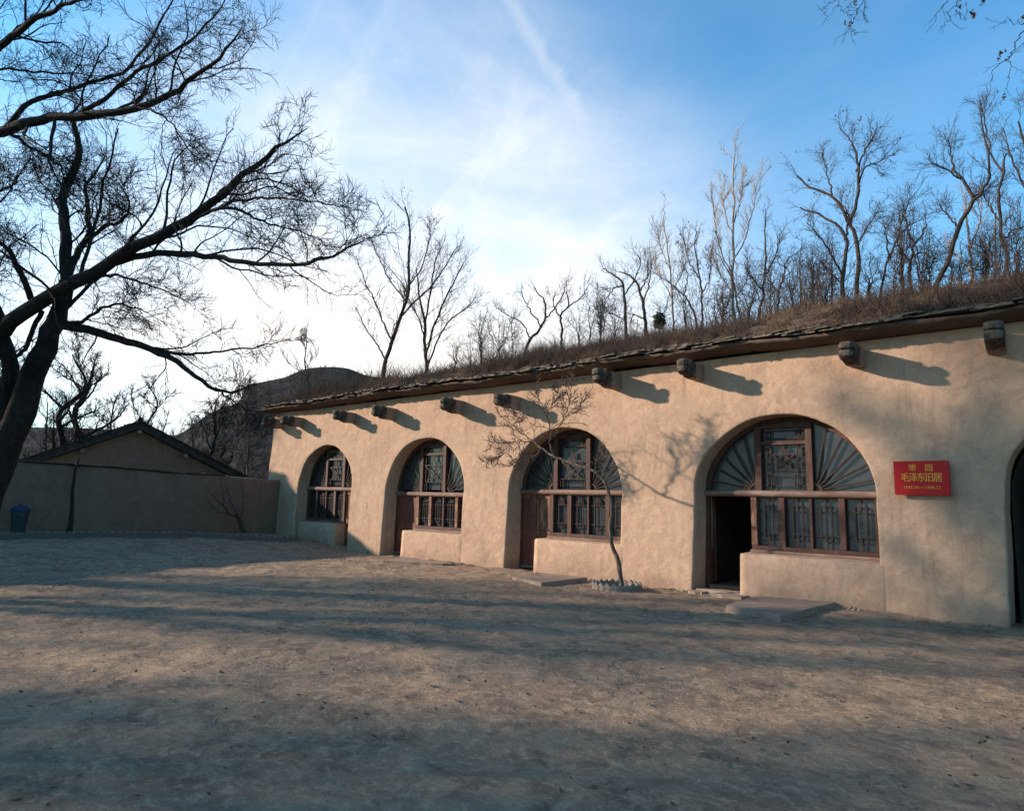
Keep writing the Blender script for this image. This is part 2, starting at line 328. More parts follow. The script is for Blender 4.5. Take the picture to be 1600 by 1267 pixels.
def grow(P, R, n, K, lenf, ang, r, t0=.2, t1=1., up=0.0, wig=.12, rf=.55, rmin=.004, tipr=.25, droop=0.0, lenmin=.05, slim=.0125, tl=.55):
    """n side shoots on every parent line; lenf = child length / parent length"""
    Mn, Kp = R.shape; seglen = np.linalg.norm(np.diff(P, axis=1), axis=2).sum(1)
    t = (t0+(t1-t0)*((np.arange(n)[None, :]+r.random((Mn, n)))/n))
    x = t*(Kp-1); i = np.minimum(x.astype(int), Kp-2); f = (x-i)[..., None]; mi = np.arange(Mn)[:, None]
    base = P[mi, i]*(1-f)+P[mi, i+1]*f; rad = R[mi, i]*(1-f[..., 0])+R[mi, i+1]*f[..., 0]
    T = P[mi, i+1]-P[mi, i]; T /= np.maximum(np.linalg.norm(T, axis=2, keepdims=True), 1e-9)
    rv = r.normal(size=T.shape); rv -= (rv*T).sum(2, keepdims=True)*T; rv /= np.maximum(np.linalg.norm(rv, axis=2, keepdims=True), 1e-9)
    an = r.uniform(ang[0], ang[1], (Mn, n))[..., None]; d = T*np.cos(an)+rv*np.sin(an); d[..., 2] += up; d /= np.linalg.norm(d, axis=2, keepdims=True)
    ln = np.maximum(seglen[:, None]*lenf*(1-tl*t)*r.uniform(.6, 1.25, (Mn, n)), lenmin)
    base = base.reshape(-1, 3); d = d.reshape(-1, 3); ln = ln.reshape(-1); rad = rad.reshape(-1)
    out = np.zeros((len(ln), K, 3)); out[:, 0] = base; cur = d.copy()
    for k in range(1, K):
        cur = cur + r.normal(0, wig, cur.shape); cur[:, 2] += up*.25-droop; cur /= np.linalg.norm(cur, axis=1, keepdims=True)
        out[:, k] = out[:, k-1]+cur*(ln/(K-1))[:, None]
    r0 = np.maximum(np.minimum(rad*rf, ln*slim), rmin); rr = r0[:, None]*np.linspace(1, tipr, K)[None, :]
    return out, rr
def leaf_quads(C, size, r):
    n = len(C); a = r.normal(size=(n, 3)); a /= np.linalg.norm(a, axis=1, keepdims=True); b = np.cross(a, r.normal(size=(n, 3))); b /= np.maximum(np.linalg.norm(b, axis=1, keepdims=True), 1e-9)
    s = size*r.uniform(.5, 1.3, (n, 1)); V = np.stack([C-a*s, C-b*s*.45, C+a*s, C+b*s*.45], 1).reshape(-1, 3)
    return V, np.arange(4*n).reshape(n, 4)

# ------------------------------------------------------------------ ground
def ground_h(x, y):
    x = np.asarray(x, float); y = np.asarray(y, float)
    s = np.clip((-x-16)/6, 0, 1); s = s*s*(3-2*s)
    yy = np.clip(-y, 0, 9)
    h = s*(0.30+.035*yy)
    far = np.clip((np.abs(x+8)-60)/200, 0, 1)
    return h - far*0.0
def axis(lo, f0, f1, hi, step, n):
    a = f0-np.geomspace(step, f0-lo, n)[::-1]; b = f1+np.geomspace(step, hi-f1, n); return np.concatenate([a, np.arange(f0, f1+1e-6, step), b])
gx = axis(-900, -23.2, 4.0, 900, .07, 40); gy = axis(-900, -12.2, 0.9, 900, .06, 40)
GX, GY = np.meshgrid(gx, gy)
near = ((GX > -24) & (GX < 5) & (GY > -13) & (GY < 1.5))
GZ = ground_h(GX, GY)+np.where(near, fbm(GX*.7, GY*.7, 3, 3)*.09+fbm(GX*3, GY*3, 4, 5)*.06+fbm(GX*9, GY*9, 2, 9)*.03, 0)
_fr = np.random.default_rng(3)
for _ in range(260):
    fx_, fy_, fa_ = _fr.uniform(-20, 2), _fr.uniform(-11.5, -.8), _fr.uniform(0, 6.28)
    ix0, ix1 = np.searchsorted(gx, fx_-.3), np.searchsorted(gx, fx_+.3); iy0, iy1 = np.searchsorted(gy, fy_-.3), np.searchsorted(gy, fy_+.3)
    dx_, dy_ = GX[iy0:iy1, ix0:ix1]-fx_, GY[iy0:iy1, ix0:ix1]-fy_; a_, b_ = dx_*math.cos(fa_)+dy_*math.sin(fa_), -dx_*math.sin(fa_)+dy_*math.cos(fa_)
    q_ = (a_/.17)**2+(b_/.08)**2; GZ[iy0:iy1, ix0:ix1] += -.012*np.exp(-q_)+.005*np.exp(-(q_-1.8)**2)
GZ -= np.where((GY > .35) & near, .03, 0)
def gz(x, y): return float(ground_h(x, y)+fbm(np.array([x*.7]), np.array([y*.7]), 3, 3)[0]*.09)
g = obj('ground', grid_mesh('ground', np.stack([GX, GY, GZ], -1)), M_GROUND); g['kind'] = 'structure'

# grit, clods and leaf litter lying on the yard
def litter(n, szr, m, name, quad):
    r = np.random.default_rng(n)
    t = r.random(n)**.8
    X = r.uniform(-21, 3, n); Y = -12+12*t
    keep = np.hypot(X-CAMP[0], Y-CAMP[1]) > 1.2
    X = X[keep]; Y = Y[keep]
    cl_ = fbm(X*.6, Y*.6, 3, 77) > -.03
    X = X[cl_]; Y = Y[cl_]
    Z = ground_h(X, Y)+fbm(X*.7, Y*.7, 3, 3)*.09+fbm(X*3, Y*3, 4, 5)*.06+fbm(X*9, Y*9, 2, 9)*.03
    s = r.uniform(*szr, len(X))*np.where(r.random(len(X)) < .012, 1.8, 1)
    if quad:
        V, F = leaf_quads(np.stack([X, Y, Z+.008], 1), .03, r)
        V = V.reshape(-1, 4, 3); c = V.mean(1, keepdims=True); V = c+(V-c)*np.array([1, 1, .35]); V = V.reshape(-1, 3)
    else:
        o = np.array([(1, 0, 0), (0, 1, 0), (-1, 0, 0), (0, -1, 0), (0, 0, .75), (0, 0, -.4)], float)
        V = np.stack([X, Y, Z], 1)[:, None, :]+o[None]*s[:, None, None]*r.uniform(.6, 1.3, (len(X), 6, 1)); V = V.reshape(-1, 3)
        f = np.array([(0, 1, 4), (1, 2, 4), (2, 3, 4), (3, 0, 4)]); F = (np.arange(len(X))[:, None, None]*6+f[None]).reshape(-1, 3)
    o_ = obj(name, mesh_np(name, V, F), m); o_['kind'] = 'stuff'; return o_
tag(litter(9000, (.004, .012), M_GROUND, 'gravel', False), 'loose earth clods and grit scattered over the yard', 'gravel')
tag(litter(4500, (.01, .02), M_DRY, 'leaf_litter', True), 'dry leaf bits scattered over the yard', 'leaves')

# ------------------------------------------------------------------ cave dwelling facade
BAT = 0.05; ZE = 4.62
CX = [-19.2, -14.34, -9.47, -4.47, .56]; CHW = [1.56, 1.66, 1.66, 1.68, 1.66]; CTOP = [3.36, 3.40, 3.44, 3.44, 3.45]
CSP = [1.9, 1.9, 1.9, 1.9, 1.9]; FD = [.52, .56, .62, .62, .62]
BX = [-22.72, -16.8, -11.9, -6.97, -1.95, 3.1]
house = thing('cave_dwelling', 'long tan mud plastered cave dwelling with arched doorways and an earth roof', 'building')
def wall_y(x, z):
    return BAT*z + fbm(np.asarray(x)*.55, np.asarray(z)*.8, 4, 21)*.07
def arch_pts(i, n=72):
    c, a, top, sp = CX[i], CHW[i], CTOP[i], CSP[i]; out = []
    for k in np.linspace(0, 1, 13)[:-1]: out.append((c-a-.03*(1-k), -.25+(sp+.25)*k))
    for k in np.linspace(math.pi, 0, n-24): out.append((c+a*math.cos(k)+.02*math.sin(k*5+i), sp+(top-sp)*math.sin(k)**.97))
    for k in np.linspace(1, 0, 13)[1:]: out.append((c+a+.03*(1-k), -.25+(sp+.25)*k))
    return np.array(out)
rows = []
vparts = []
for i in range(5):
    A = arch_pts(i); n = len(A); x0, x1 = BX[i], BX[i+1]; A = A+np.stack([fbm(A[:, 0]*1.7, A[:, 1]*1.7, 3, 70+i), fbm(A[:, 0]*1.7, A[:, 1]*1.7, 3, 90+i)], 1)*.05
    # outer rectangle boundary walked left-bottom -> top -> right-bottom
    per = [(-.25, 'l'), (ZE, 'l')]
    s = np.concatenate([[0], np.cumsum(np.linalg.norm(np.diff(A, axis=0), axis=1))]); s /= s[-1]
    Q = []
    c = CX[i]; zc = CSP[i]
    for (ax, az) in A:
        if az <= zc+1e-6 and ax < c: Q.append((x0, az))
        elif az <= zc+1e-6: Q.append((x1, az))
        else:
            dx, dz = ax-c, (az-zc)*1.15+1e-6
            t1 = (ZE-zc)/dz; tx = ((x1-c)/dx if dx > 0 else (x0-c)/dx) if abs(dx) > 1e-6 else 1e9
            t = min(t1, tx); Q.append((c+dx*t, zc+dz*t))
    Q = np.array(Q)
    # snap the two samples nearest each top corner onto it
    for cx_ in (x0, x1):
        j = np.argmin(np.hypot(Q[:, 0]-cx_, Q[:, 1]-ZE)); Q[j] = (cx_, ZE)
    K = 18; P = []
    for k in range(K+1):
        f = k/K; B = Q*(1-f)+A*f; P.append(np.stack([B[:, 0], wall_y(B[:, 0], B[:, 1]), B[:, 1]], 1))
    cen = np.array([c, 1.6]); Ny = wall_y(A[:, 0], A[:, 1]); nd = A-cen; nd /= np.linalg.norm(nd, axis=1, keepdims=True)
    wob = fbm(A[:, 0]*1.5, A[:, 1]*1.5, 3, 5)[:, None]*.03
    for a_ in (25, 55, 90):
        q = math.radians(a_); B = A-nd*(.035*math.sin(q))*np.array([1, 1])+nd*.0
        P.append(np.stack([B[:, 0], Ny+.035*(1-math.cos(q)), B[:, 1]], 1))
    B = A-nd*.035
    for d_ in (.2, .35, .5, FD[i]+.28): P.append(np.stack([B[:, 0]+wob[:, 0], np.full(n, d_+.02), B[:, 1]], 1))
    P[-1][:, 1] = FD[i]+.28
    P = np.array(P)
    i0 = np.arange((len(P)-1)*(n-1)); a = (i0//(n-1))*n+i0 % (n-1)
    vparts.append((P.reshape(-1, 3), np.stack([a, a+1, a+n+1, a+n], 1)))
# plain wall to the right end, rounded left corner
def strip(xs, zs, yfun):
    X, Z = np.meshgrid(xs, zs); return np.stack([X, yfun(X, Z), Z], -1)
for S, fl in ((strip(np.linspace(3.1, 9, 30), np.linspace(-.25, ZE, 24), wall_y), False),):
    n, m_ = S.shape[:2]; i0 = np.arange((n-1)*(m_-1)); a = (i0//(m_-1))*m_+i0 % (m_-1); vparts.append((S.reshape(-1, 3), np.stack([a, a+1, a+m_+1, a+m_], 1)))
zs = np.linspace(-.25, ZE, 24); cor = []
for k in range(14):
    if k < 6:
        q = k/5*math.pi/2; xx = -22.72-.1*math.sin(q); yy = .1*(1-math.cos(q))
    else: xx = -22.82; yy = .1+(k-5)*.35
    cor.append(np.stack([np.full(24, xx), yy+wall_y(np.full(24, -22.72), zs), zs], 1))
cor = np.array(cor); n, m_ = cor.shape[:2]; i0 = np.arange((n-1)*(m_-1)); a = (i0//(m_-1))*m_+i0 % (m_-1); vparts.append((cor.reshape(-1, 3), np.stack([a, a+m_, a+m_+1, a+1], 1)[:, ::-1]))
V, F = join_np(vparts)
me = mesh_np('facade_wall', V, F, True)
bm = bmesh.new(); bm.from_mesh(me); bmesh.ops.remove_doubles(bm, verts=bm.verts, dist=.0005); bmesh.ops.recalc_face_normals(bm, faces=bm.faces); bm.to_mesh(me); bm.free()
obj('facade_wall', me, M_PLASTER, house)
# end walls and back so the house is a solid body
obj('back_wall', MB().box(-22.6, 6.0, -.2, 9, 6.2, 4.5).mesh('back_wall'), M_PLASTER, house)

# mirrors: design in local coords, u = x relative to the arch centre, sign m flips
def build_arch(i, mirror=False, door='closed', pattern=0, zb=1.92):
    c = CX[i]; y0 = FD[i]; s = -1 if mirror else 1; hw = CHW[i]-.045; top = CTOP[i]-.045; sp = CSP[i]; dz = zb-1.92
    X = lambda u: c+s*u
    def box(u0, u1, z0, z1, ya, yb, nm='b', bev=.006):
        a, b = sorted((X(u0), X(u1))); return MB().box(a, ya, z0, b, yb, z1).mesh(nm, bev)
    def archx(u):       # arch height above a given offset
        q = max(0, 1-(u/hw)**2); return sp+(top-sp)*math.sqrt(q)
    # window body: curved rim board
    n = 40; rim = []
    for k in np.linspace(math.pi, 0, n):
        for rr, yy in ((1.022, y0-.0), (.948, y0-.0), (.948, y0+.09), (1.022, y0+.09)):
            rim.append((c+hw*rr*math.cos(k), yy, sp-.02+(top-sp+.02)*rr*math.sin(k)))
    F = [tuple([k*4+j, k*4+(j+1) % 4, (k+1)*4+(j+1) % 4, (k+1)*4+j]) for k in range(n-1) for j in range(4)]
    win = obj('arched_window', MB().add(rim, F).mesh('arched_window'), M_WOOD, house)
    # glazing in the half round
    pv = [(c+hw*.97*math.cos(k), y0+.085, sp+(top-sp)*.97*math.sin(k)) for k in np.linspace(math.pi, 0, 30)]
    pane = MB(); pane.add(pv, [tuple(range(30))]); obj('pane', pane.mesh('pane'), M_PANE, win)
    # round beam
    bx = np.linspace(c-hw-.1, c+hw+.1, 14)
    bP = np.stack([bx, np.full(14, y0-.03)+rng.normal(0, .002, 14), np.full(14, zb)+np.cumsum(rng.normal(0, .0015, 14))], 1)
    V, F = tubes(bP[None], (.066+rng.normal(0, .0015, 14))[None], 12); obj('beam', mesh_np('beam', V, F, True), M_BEAM, win)
    # two upright posts
    for u0, u1 in ((-.60, -.47), (.37, .49)):
        zt = archx(max(abs(u0), abs(u1)))-.04; obj('upright_post', box(u0, u1, zb+.05, zt, y0-.035, y0+.06), M_WOOD, win)
    zrail = [2.88, 2.93, 2.92, 2.90, 2.90][i]
    ztop = archx(.55)-.02
    obj('top_rail', box(-.47, .37, ztop-.1, ztop, y0-.02, y0+.06), M_WOOD, win)
    if pattern != 2: obj('middle_rail', box(-.47, .37, zrail-.035, zrail+.035, y0-.025, y0+.06), M_WOOD, win)
    lat = MB(); LB = .018; yl = y0+.005
    def seg(u0, z0, u1, z1, w_=LB, d_=.025): lat.bar((X(u0), z0), (X(u1), z1), w_, d_, yl + (0 if abs(z1-z0) > abs(u1-u0) else .004))
    def frame(u0, z0, u1, z1):
        seg(u0, z0, u1, z0); seg(u0, z1, u1, z1); seg(u0, z0, u0, z1); seg(u1, z0, u1, z1)
    uL, uR = -.47, .37; zt_, zr = ztop-.1, zrail+.035
    # top panel
    hgt = zt_-zr
    seg(uL, zr+hgt*.2, uR, zr+hgt*.2); seg(uL, zt_-hgt*.18, uR, zt_-hgt*.18)
    for u in (uL+.13, uR-.13): seg(u, zr, u, zt_)
    if hgt > .14:
        frame(uL+.05, zr+hgt*.32, uL+.19, zt_-hgt*.3); frame(uR-.19, zr+hgt*.32, uR-.05, zt_-hgt*.3)
    obj('top_lattice', lat.mesh('top_lattice'), M_LATT, win); lat = MB()
    # star panel
    zb0, zb1 = zb+.07, zrail-.035; H = zb1-zb0
    if pattern == 1:
        sL, sR, sB = uL+.17, uR-.17, zb0+H*.44
        seg(sL, zb0, sL, zb1); seg(sR, zb0, sR, zb1); seg(uL, sB, uR, sB); seg(uL, sB-H*.12, uR, sB-H*.12)
        for j, zz in enumerate(np.linspace(sB+.05, zb1-.05, 5)):
            seg(uL, zz, sL, zz); seg(sR, zz, uR, zz)
        for a_, b_ in ((uL+.085, sB), (uL+.085, sB+.26), (uR-.085, sB), (uR-.085, sB+.26)): seg(a_, b_, a_, b_+.17)
        frame(uL+.1, zb0+H*.1, uL+.22, zb0+H*.32); frame(uR-.22, zb0+H*.1, uR-.1, zb0+H*.32); seg(uL, zb0+H*.1, uR, zb0+H*.1)
        sc, sz, sr = (sL+sR)/2, sB+(zb1-sB)*.47, (zb1-sB)*.50
    else:
        sB = zb0+H*.27
        seg(uL, sB, uR, sB); seg(uL, sB-.05, uR, sB-.05); seg(uL, zb0+.05, uR, zb0+.05)
        frame(uL+.06, zb0+.05, uR-.06, sB-.05); seg(uL+.14, zb0+.03, uL+.14, sB); seg(uR-.14, zb0+.03, uR-.14, sB)
        if i == 1:
            for zz in np.linspace(sB+.06, zb1-.06, 6): seg(uL, zz, uL+.09, zz); seg(uR-.09, zz, uR, zz)
            seg(uL+.09, sB, uL+.09, zb1); seg(uR-.09, sB, uR-.09, zb1)
        sc, sz, sr = (uL+uR)/2, sB+(zb1-sB)*.46, (zb1-sB)*.545
    obj('lattice', lat.mesh('lattice'), M_LATT, win)
    st = MB(); pt = [(sc+sr*.93*math.sin(2*math.pi*k/5), sz+sr*math.cos(2*math.pi*k/5)) for k in range(5)]
    for k in range(5):
        a_, b_ = pt[k], pt[(k+2) % 5]; st.bar((X(a_[0]), a_[1]), (X(b_[0]), b_[1]), .03, .02, yl-.012-.001*k)
    obj('star', st.mesh('star'), M_LATT, win)
    # fans of spokes either side
    for side in (-1, 1):
        fc = (-.60 if side < 0 else .49); ri = .13; hub = MB()
        prev = None
        for k in np.linspace(math.pi/2, math.pi if side < 0 else 0, 9):
            q = (X(fc+ri*math.cos(k)), zb+.06+ri*math.sin(k))
            if prev: hub.bar(prev, q, .03, .03, y0+.0)
            prev = q
        obj('fan_hub', hub.mesh('fan_hub'), M_WOOD, win)
        for k in (12, 28, 45, 62, 78):
            t = math.radians(k); du, dz_ = side*math.cos(t), math.sin(t); z0 = zb+.06; L_ = .1
            while L_ < 2.5:
                uu, zz = fc+du*L_, z0+dz_*L_
                if zz > archx(uu)*1-.05 or abs(uu) > hw-.03: break
                L_ += .01
            sm = MB().bar((X(fc+du*ri), z0+dz_*ri), (X(fc+du*L_), z0+dz_*L_), .026, .03, y0+.005)
            obj('spoke', sm.mesh('spoke', .003), M_LATT, win)
    # ---- lower part: door bay at u<-.62, casements to the right
    zs_ = .85+dz*.3; zh = zb-.055
    low = obj('window_frame', box(-.70, hw+.0, zs_, zs_+.075, y0-.04, y0+.08), M_WOOD, house)
    obj('window_sill', box(-.70, hw+.02, zs_-.055, zs_-.003, y0-.14, y0+.1), M_BEAM, low)
    obj('door_post', box(-1.70, -1.58, .05, zh, y0-.03, y0+.09), M_WOOD, low)
    obj('door_post', box(-.70, -.585, zs_+.078, zh, y0-.045, y0+.09), M_WOODL if i in (1, 3) else M_WOOD, low)
    for u0, u1, mm in ((-.17, -.05, M_WOODL if i == 1 else M_WOOD), (.395, .445, M_WOOD), (.91, 1.02, M_WOODL if i == 1 else M_WOOD), (hw-.13, hw-.01, M_WOOD)):
        obj('window_post', box(u0, u1, zs_+.078, zh, y0-.02-.02*(u1-u0 > .1), y0+.06), mm, low)
    obj('window_head', box(-.582, hw-.135, zh-.03, zh-.002, y0-.01, y0+.058), M_WOOD, low)
    for u0, u1 in ((-.583, -.172), (-.048, .393), (.447, .908), (1.022, hw-.132)):
        m_ = MB(); z0, z1 = zs_+.078, zh-.032; cu = (u0+u1)/2; wd = u1-u0; hh = z1-z0
        def sg(a, b, c_, d): m_.bar((X(a), b), (X(c_), d), .017, .024, y0+.01+(0 if abs(d-b) > abs(c_-a) else .005))
        za, zc_ = z0+hh*.26, z1-hh*.25
        sg(u0, za, u1, za); sg(u0, zc_, u1, zc_); q = wd*.20
        sg(cu-q, za-hh*.10, cu-q, z1-hh*.14); sg(cu+q, za-hh*.10, cu+q, z1-hh*.14)
        sg(cu-q, z1-hh*.14, cu+q, z1-hh*.14); sg(cu-q, za-hh*.10, cu+q, za-hh*.10)
        sg(cu, z1-hh*.25, cu, z1); sg(cu, z0, cu, za); q2 = q*.5
        if i == 2: sg(cu-q2, zc_, cu-q2, z1-hh*.08); sg(cu+q2, zc_, cu+q2, z1-hh*.08); sg(cu-q2, z1-hh*.08, cu+q2, z1-hh*.08)
        if i in (0, 1): sg(cu, za, cu, zc_); sg(u0+.03, z0, u0+.03, z1); sg(u1-.03, z0, u1-.03, z1)
        obj('casement_lattice', m_.mesh('casement_lattice'), M_LATT, low)
        a, b = sorted((X(u0), X(u1)))
        obj('casement_pane', MB().box(a, y0+.075, z0, b, y0+.082, z1).mesh('casement_pane'), M_PANE, low)
    # ---- sill wall
    yf = {0: .15, 1: -.012, 2: -.012, 3: -.012, 4: -.012}[i]
    a, b = sorted((X(-.71), X(hw+(.05 if i == 0 else .17)))); zt2 = zs_-.058; xs = np.linspace(a, b, 22); prof = [(-.2, 0), (.1, 0), (.3, 0), (.5, 0), (zt2-.05, .0), (zt2-.015, .015), (zt2, .05)]
    S = [[(x, yf+(BAT*z+.0 if i == 0 else float(wall_y(x, z))+.035*np.clip((x-(c+hw+.045))/.12, 0, 1)**1.5)+o_, z) for x in xs] for z, o_ in prof]+[[(x, y0+.12, zt2) for x in xs]]
    S = np.array(S, float); sm = grid_mesh('sill_wall', S)
    bm = bmesh.new(); bm.from_mesh(sm)
    # closing end faces
    for xe in (0, len(xs)-1):
        col_ = [S[k, xe] for k in range(len(S))]; vv = [bm.verts.new(q) for q in col_]+[bm.verts.new((xs[xe], y0+.12, -.2))]; bm.faces.new(vv)
    bmesh.ops.remove_doubles(bm, verts=bm.verts, dist=.0004); bmesh.ops.recalc_face_normals(bm, faces=bm.faces); bm.to_mesh(sm); bm.free()
    for p_ in sm.polygons: p_.use_smooth = len(p_.vertices) == 4
    obj('sill_wall', sm, M_PLASTER, house)
    # ---- door
    obj('threshold', box(-1.58, -.71, .02, .09, y0-.06, y0+.14), M_BEAM, house)
    if door == 'closed':
        for (u0, u1, mm) in ((-1.575, -1.145, M_DOOR), (-1.135, -.705, M_WOODL if i == 2 else M_DOOR)):
            d = obj('door', box(u0, u1, .095, zh-.01, y0+.025, y0+.06), mm, house)
            for za, zb_ in ((.02, .70), (.86, 1.68)):
                for ua, ub in ((u0, u0+.07), (u1-.07, u1)): obj('door_stile', box(ua, ub, .1+za, .1+zb_, y0+.006, y0+.0245, bev=.003), mm, d)
            for za, zb_ in ((0, .07), (.68, .84), (1.62, zh-.115)): obj('door_rail', box(u0+.001, u1-.001, .1+za, .1+zb_, y0+.002, y0+.0235, bev=.003), mm, d)
        rg = MB()
        pr = None
        for k in np.linspace(0, 2*math.pi, 13):
            q = (X(-.78)+.03*math.cos(k), .98+.035*math.sin(k)); 
            if pr: rg.bar(pr, q, .01, .01, y0-.01)
            pr = q
        obj('door_ring', rg.mesh('door_ring'), M_IRON, house)
    else:
        x = X(-1.62); d = obj('door', MB().box(min(x, x-s*.24), y0+.36, .095, max(x, x-s*.24), y0+.40, zh-.01).mesh('door', .005), M_DOOR, house)
        d['label'] = 'door leaf folded back inside the dark room'
    # room behind
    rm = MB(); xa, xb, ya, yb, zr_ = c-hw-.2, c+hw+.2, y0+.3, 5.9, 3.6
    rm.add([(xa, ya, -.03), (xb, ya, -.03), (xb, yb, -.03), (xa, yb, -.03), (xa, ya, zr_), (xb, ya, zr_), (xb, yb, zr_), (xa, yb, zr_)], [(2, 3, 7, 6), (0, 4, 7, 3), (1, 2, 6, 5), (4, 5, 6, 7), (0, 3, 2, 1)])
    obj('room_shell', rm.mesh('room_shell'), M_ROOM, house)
build_arch(0, mirror=True, pattern=0, zb=1.90)
build_arch(1, pattern=0, zb=1.78)
build_arch(2, pattern=2, zb=1.90)
build_arch(3, pattern=1, zb=1.92, door='open')
rm = MB(); c5 = CX[4]
pr = [(c5-1.6, -.2), (c5-1.6, 1.9)]+[(c5+1.6*math.cos(k), 1.9+1.48*math.sin(k)) for k in np.linspace(math.pi, 0, 20)[1:-1]]+[(c5+1.6, 1.9), (c5+1.6, -.2)]
n5 = len(pr); rm.add([(x, .86, z) for x, z in pr]+[(x, 5.9, z) for x, z in pr], [(k, k+1, n5+k+1, n5+k) for k in range(n5-1)]+[tuple(range(n5, 2*n5))])
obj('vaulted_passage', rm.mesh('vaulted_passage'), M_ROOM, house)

# ------------------------------------------------------------------ eave: mud soffit, slates
def eave_z(x): return ZE+.07+.02*math.sin(x*.7)+.015*math.sin(x*2.3+1)
xs = np.linspace(-23.05, 9, 260); S = []
for (yo, zo) in ((.30, -.04), (-.02, -.025), (-.10, -.005), (-.19, .02), (-.24, .05), (-.235, .09), (-.1, .12), (.6, .16)):
    S.append([(x, yo+.25*0+BAT*4.6*0+.012*math.sin(x*3.1)+float(rng.normal(0, .010))+float(fbm(np.array([x*2.2]), np.array([zo*9]), 4, 17)[0])*.09, eave_z(x)+zo+float(rng.normal(0, .008))+float(fbm(np.array([x*2.7]), np.array([yo*9]), 4, 18)[0])*.06*(zo < .05)) for x in xs])
S = np.array(S); S[:, :, 1] += .0
sf = grid_mesh('eave_soffit', S); bm = bmesh.new(); bm.from_mesh(sf); bmesh.ops.recalc_face_normals(bm, faces=bm.faces); bm.to_mesh(sf); bm.free()
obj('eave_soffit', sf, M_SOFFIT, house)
slm = []
for k in range(8):
    n_ = 7; pts = []
    wx, wy = .24, .26
    for a_ in range(n_):
        t = a_/(n_-1); pts.append((-wx+2*wx*t, -wy+random.uniform(-.05, .03)))
    pts += [(wx+random.uniform(-.02, .02), wy), (-wx+random.uniform(-.02, .02), wy)]
    th = random.uniform(.018, .034); m_ = MB(); nn_ = len(pts)
    m_.add([(x, y, 0) for x, y in pts]+[(x*.985, y*.98, th+random.uniform(-.004, .004)) for x, y in pts],
           [tuple(range(nn_))[::-1], tuple(range(nn_, 2*nn_))]+[(j, (j+1) % nn_, nn_+(j+1) % nn_, nn_+j) for j in range(nn_)])
    me = m_.mesh('slate'); me.materials.append(M_SLATE); slm.append(me)
for layer in range(3):
    x = -23.15+layer*.2
    while x < 5.0:
        if layer == 2 and random.random() < .6: x += .45; continue
        o = obj('slate', random.choice(slm), None, house)
        wsc = random.uniform(.75, 1.35)
        o.location = (x+.24*wsc, -.045+layer*.07+random.uniform(-.045, .035), eave_z(x)+.125+layer*.042+random.uniform(-.008, .016))
        o.rotation_euler = (random.uniform(-.02, .12), random.uniform(-.06, .06), random.uniform(-.16, .16)); o.scale = (wsc, 1, random.uniform(.6, 1.2))
        x += .48*wsc*(1 if layer < 1 else 1.1)-.01+random.choice([0, 0, 0, .05, .12])

# ------------------------------------------------------------------ corbels: carved stone brackets
def corbel_mesh(seed):
    r = random.Random(seed)
    pr = [(.1, .0), (-.35, .0), (-.50, .025), (-.60, .06), (-.66, .05), (-.76, .055), (-.835, .10), (-.85, .165), (-.815, .205), (-.775, .215),
          (-.825, .235), (-.845, .285), (-.83, .335), (-.77, .36), (-.70, .35), (-.672, .29), (-.655, .25), (-.63, .29), (-.615, .335), (-.56, .365), (-.48, .355), (.1, .335)]
    pr = [(a+r.uniform(-.018, .018), b+r.uniform(-.014, .014)) for a, b in pr]; n_ = len(pr); hw_ = .115; V = []; F = []
    xs_ = [-hw_, -hw_*.55, 0, hw_*.55, hw_]
    for x in xs_:
        e = 1-.07*(abs(x)/hw_)**3
        V += [(x, a*(e if a < -.6 else 1), .18+(b-.18)*e) for a, b in pr]
    for j in range(4):
        for k in range(n_): F.append((j*n_+k, j*n_+(k+1) % n_, (j+1)*n_+(k+1) % n_, (j+1)*n_+k))
    m_ = MB().add(V, F); me = m_.mesh('corbel'); bm = bmesh.new(); bm.from_mesh(me); bm.verts.ensure_lookup_table()
    for j in (0, 4):
        bm.faces.new([bm.verts[j*n_+k] for k in range(n_)])
    bmesh.ops.recalc_face_normals(bm, faces=bm.faces); bmesh.ops.bevel(bm, geom=[e for e in bm.edges if len(e.link_faces) == 2 and e.calc_face_angle(0) > .9], offset=.012, segments=2, affect='EDGES', clamp_overlap=True)
    bm.to_mesh(me); bm.free(); me.materials.append(M_CORB); return me
cms = [corbel_mesh(k) for k in range(4)]
for k, (x, z) in enumerate([(-22.05, 4.03), (-20.80, 4.03), (-17.78, 3.99), (-15.76, 3.97), (-12.84, 3.97), (-10.86, 3.97), (-7.90, 4.20), (-5.93, 4.21), (-2.92, 4.15), (-.92, 4.13), (2.2, 4.1)]):
    o = obj('corbel', cms[k % 4], None, house); o.location = (x-.10, BAT*4+.02, z-.01); o.rotation_euler = (random.uniform(-.05, .05), random.uniform(-.05, .05), random.uniform(-.05, .05)); o.scale = (random.uniform(.9, 1.12), random.uniform(.93, 1.05), random.uniform(.92, 1.08))

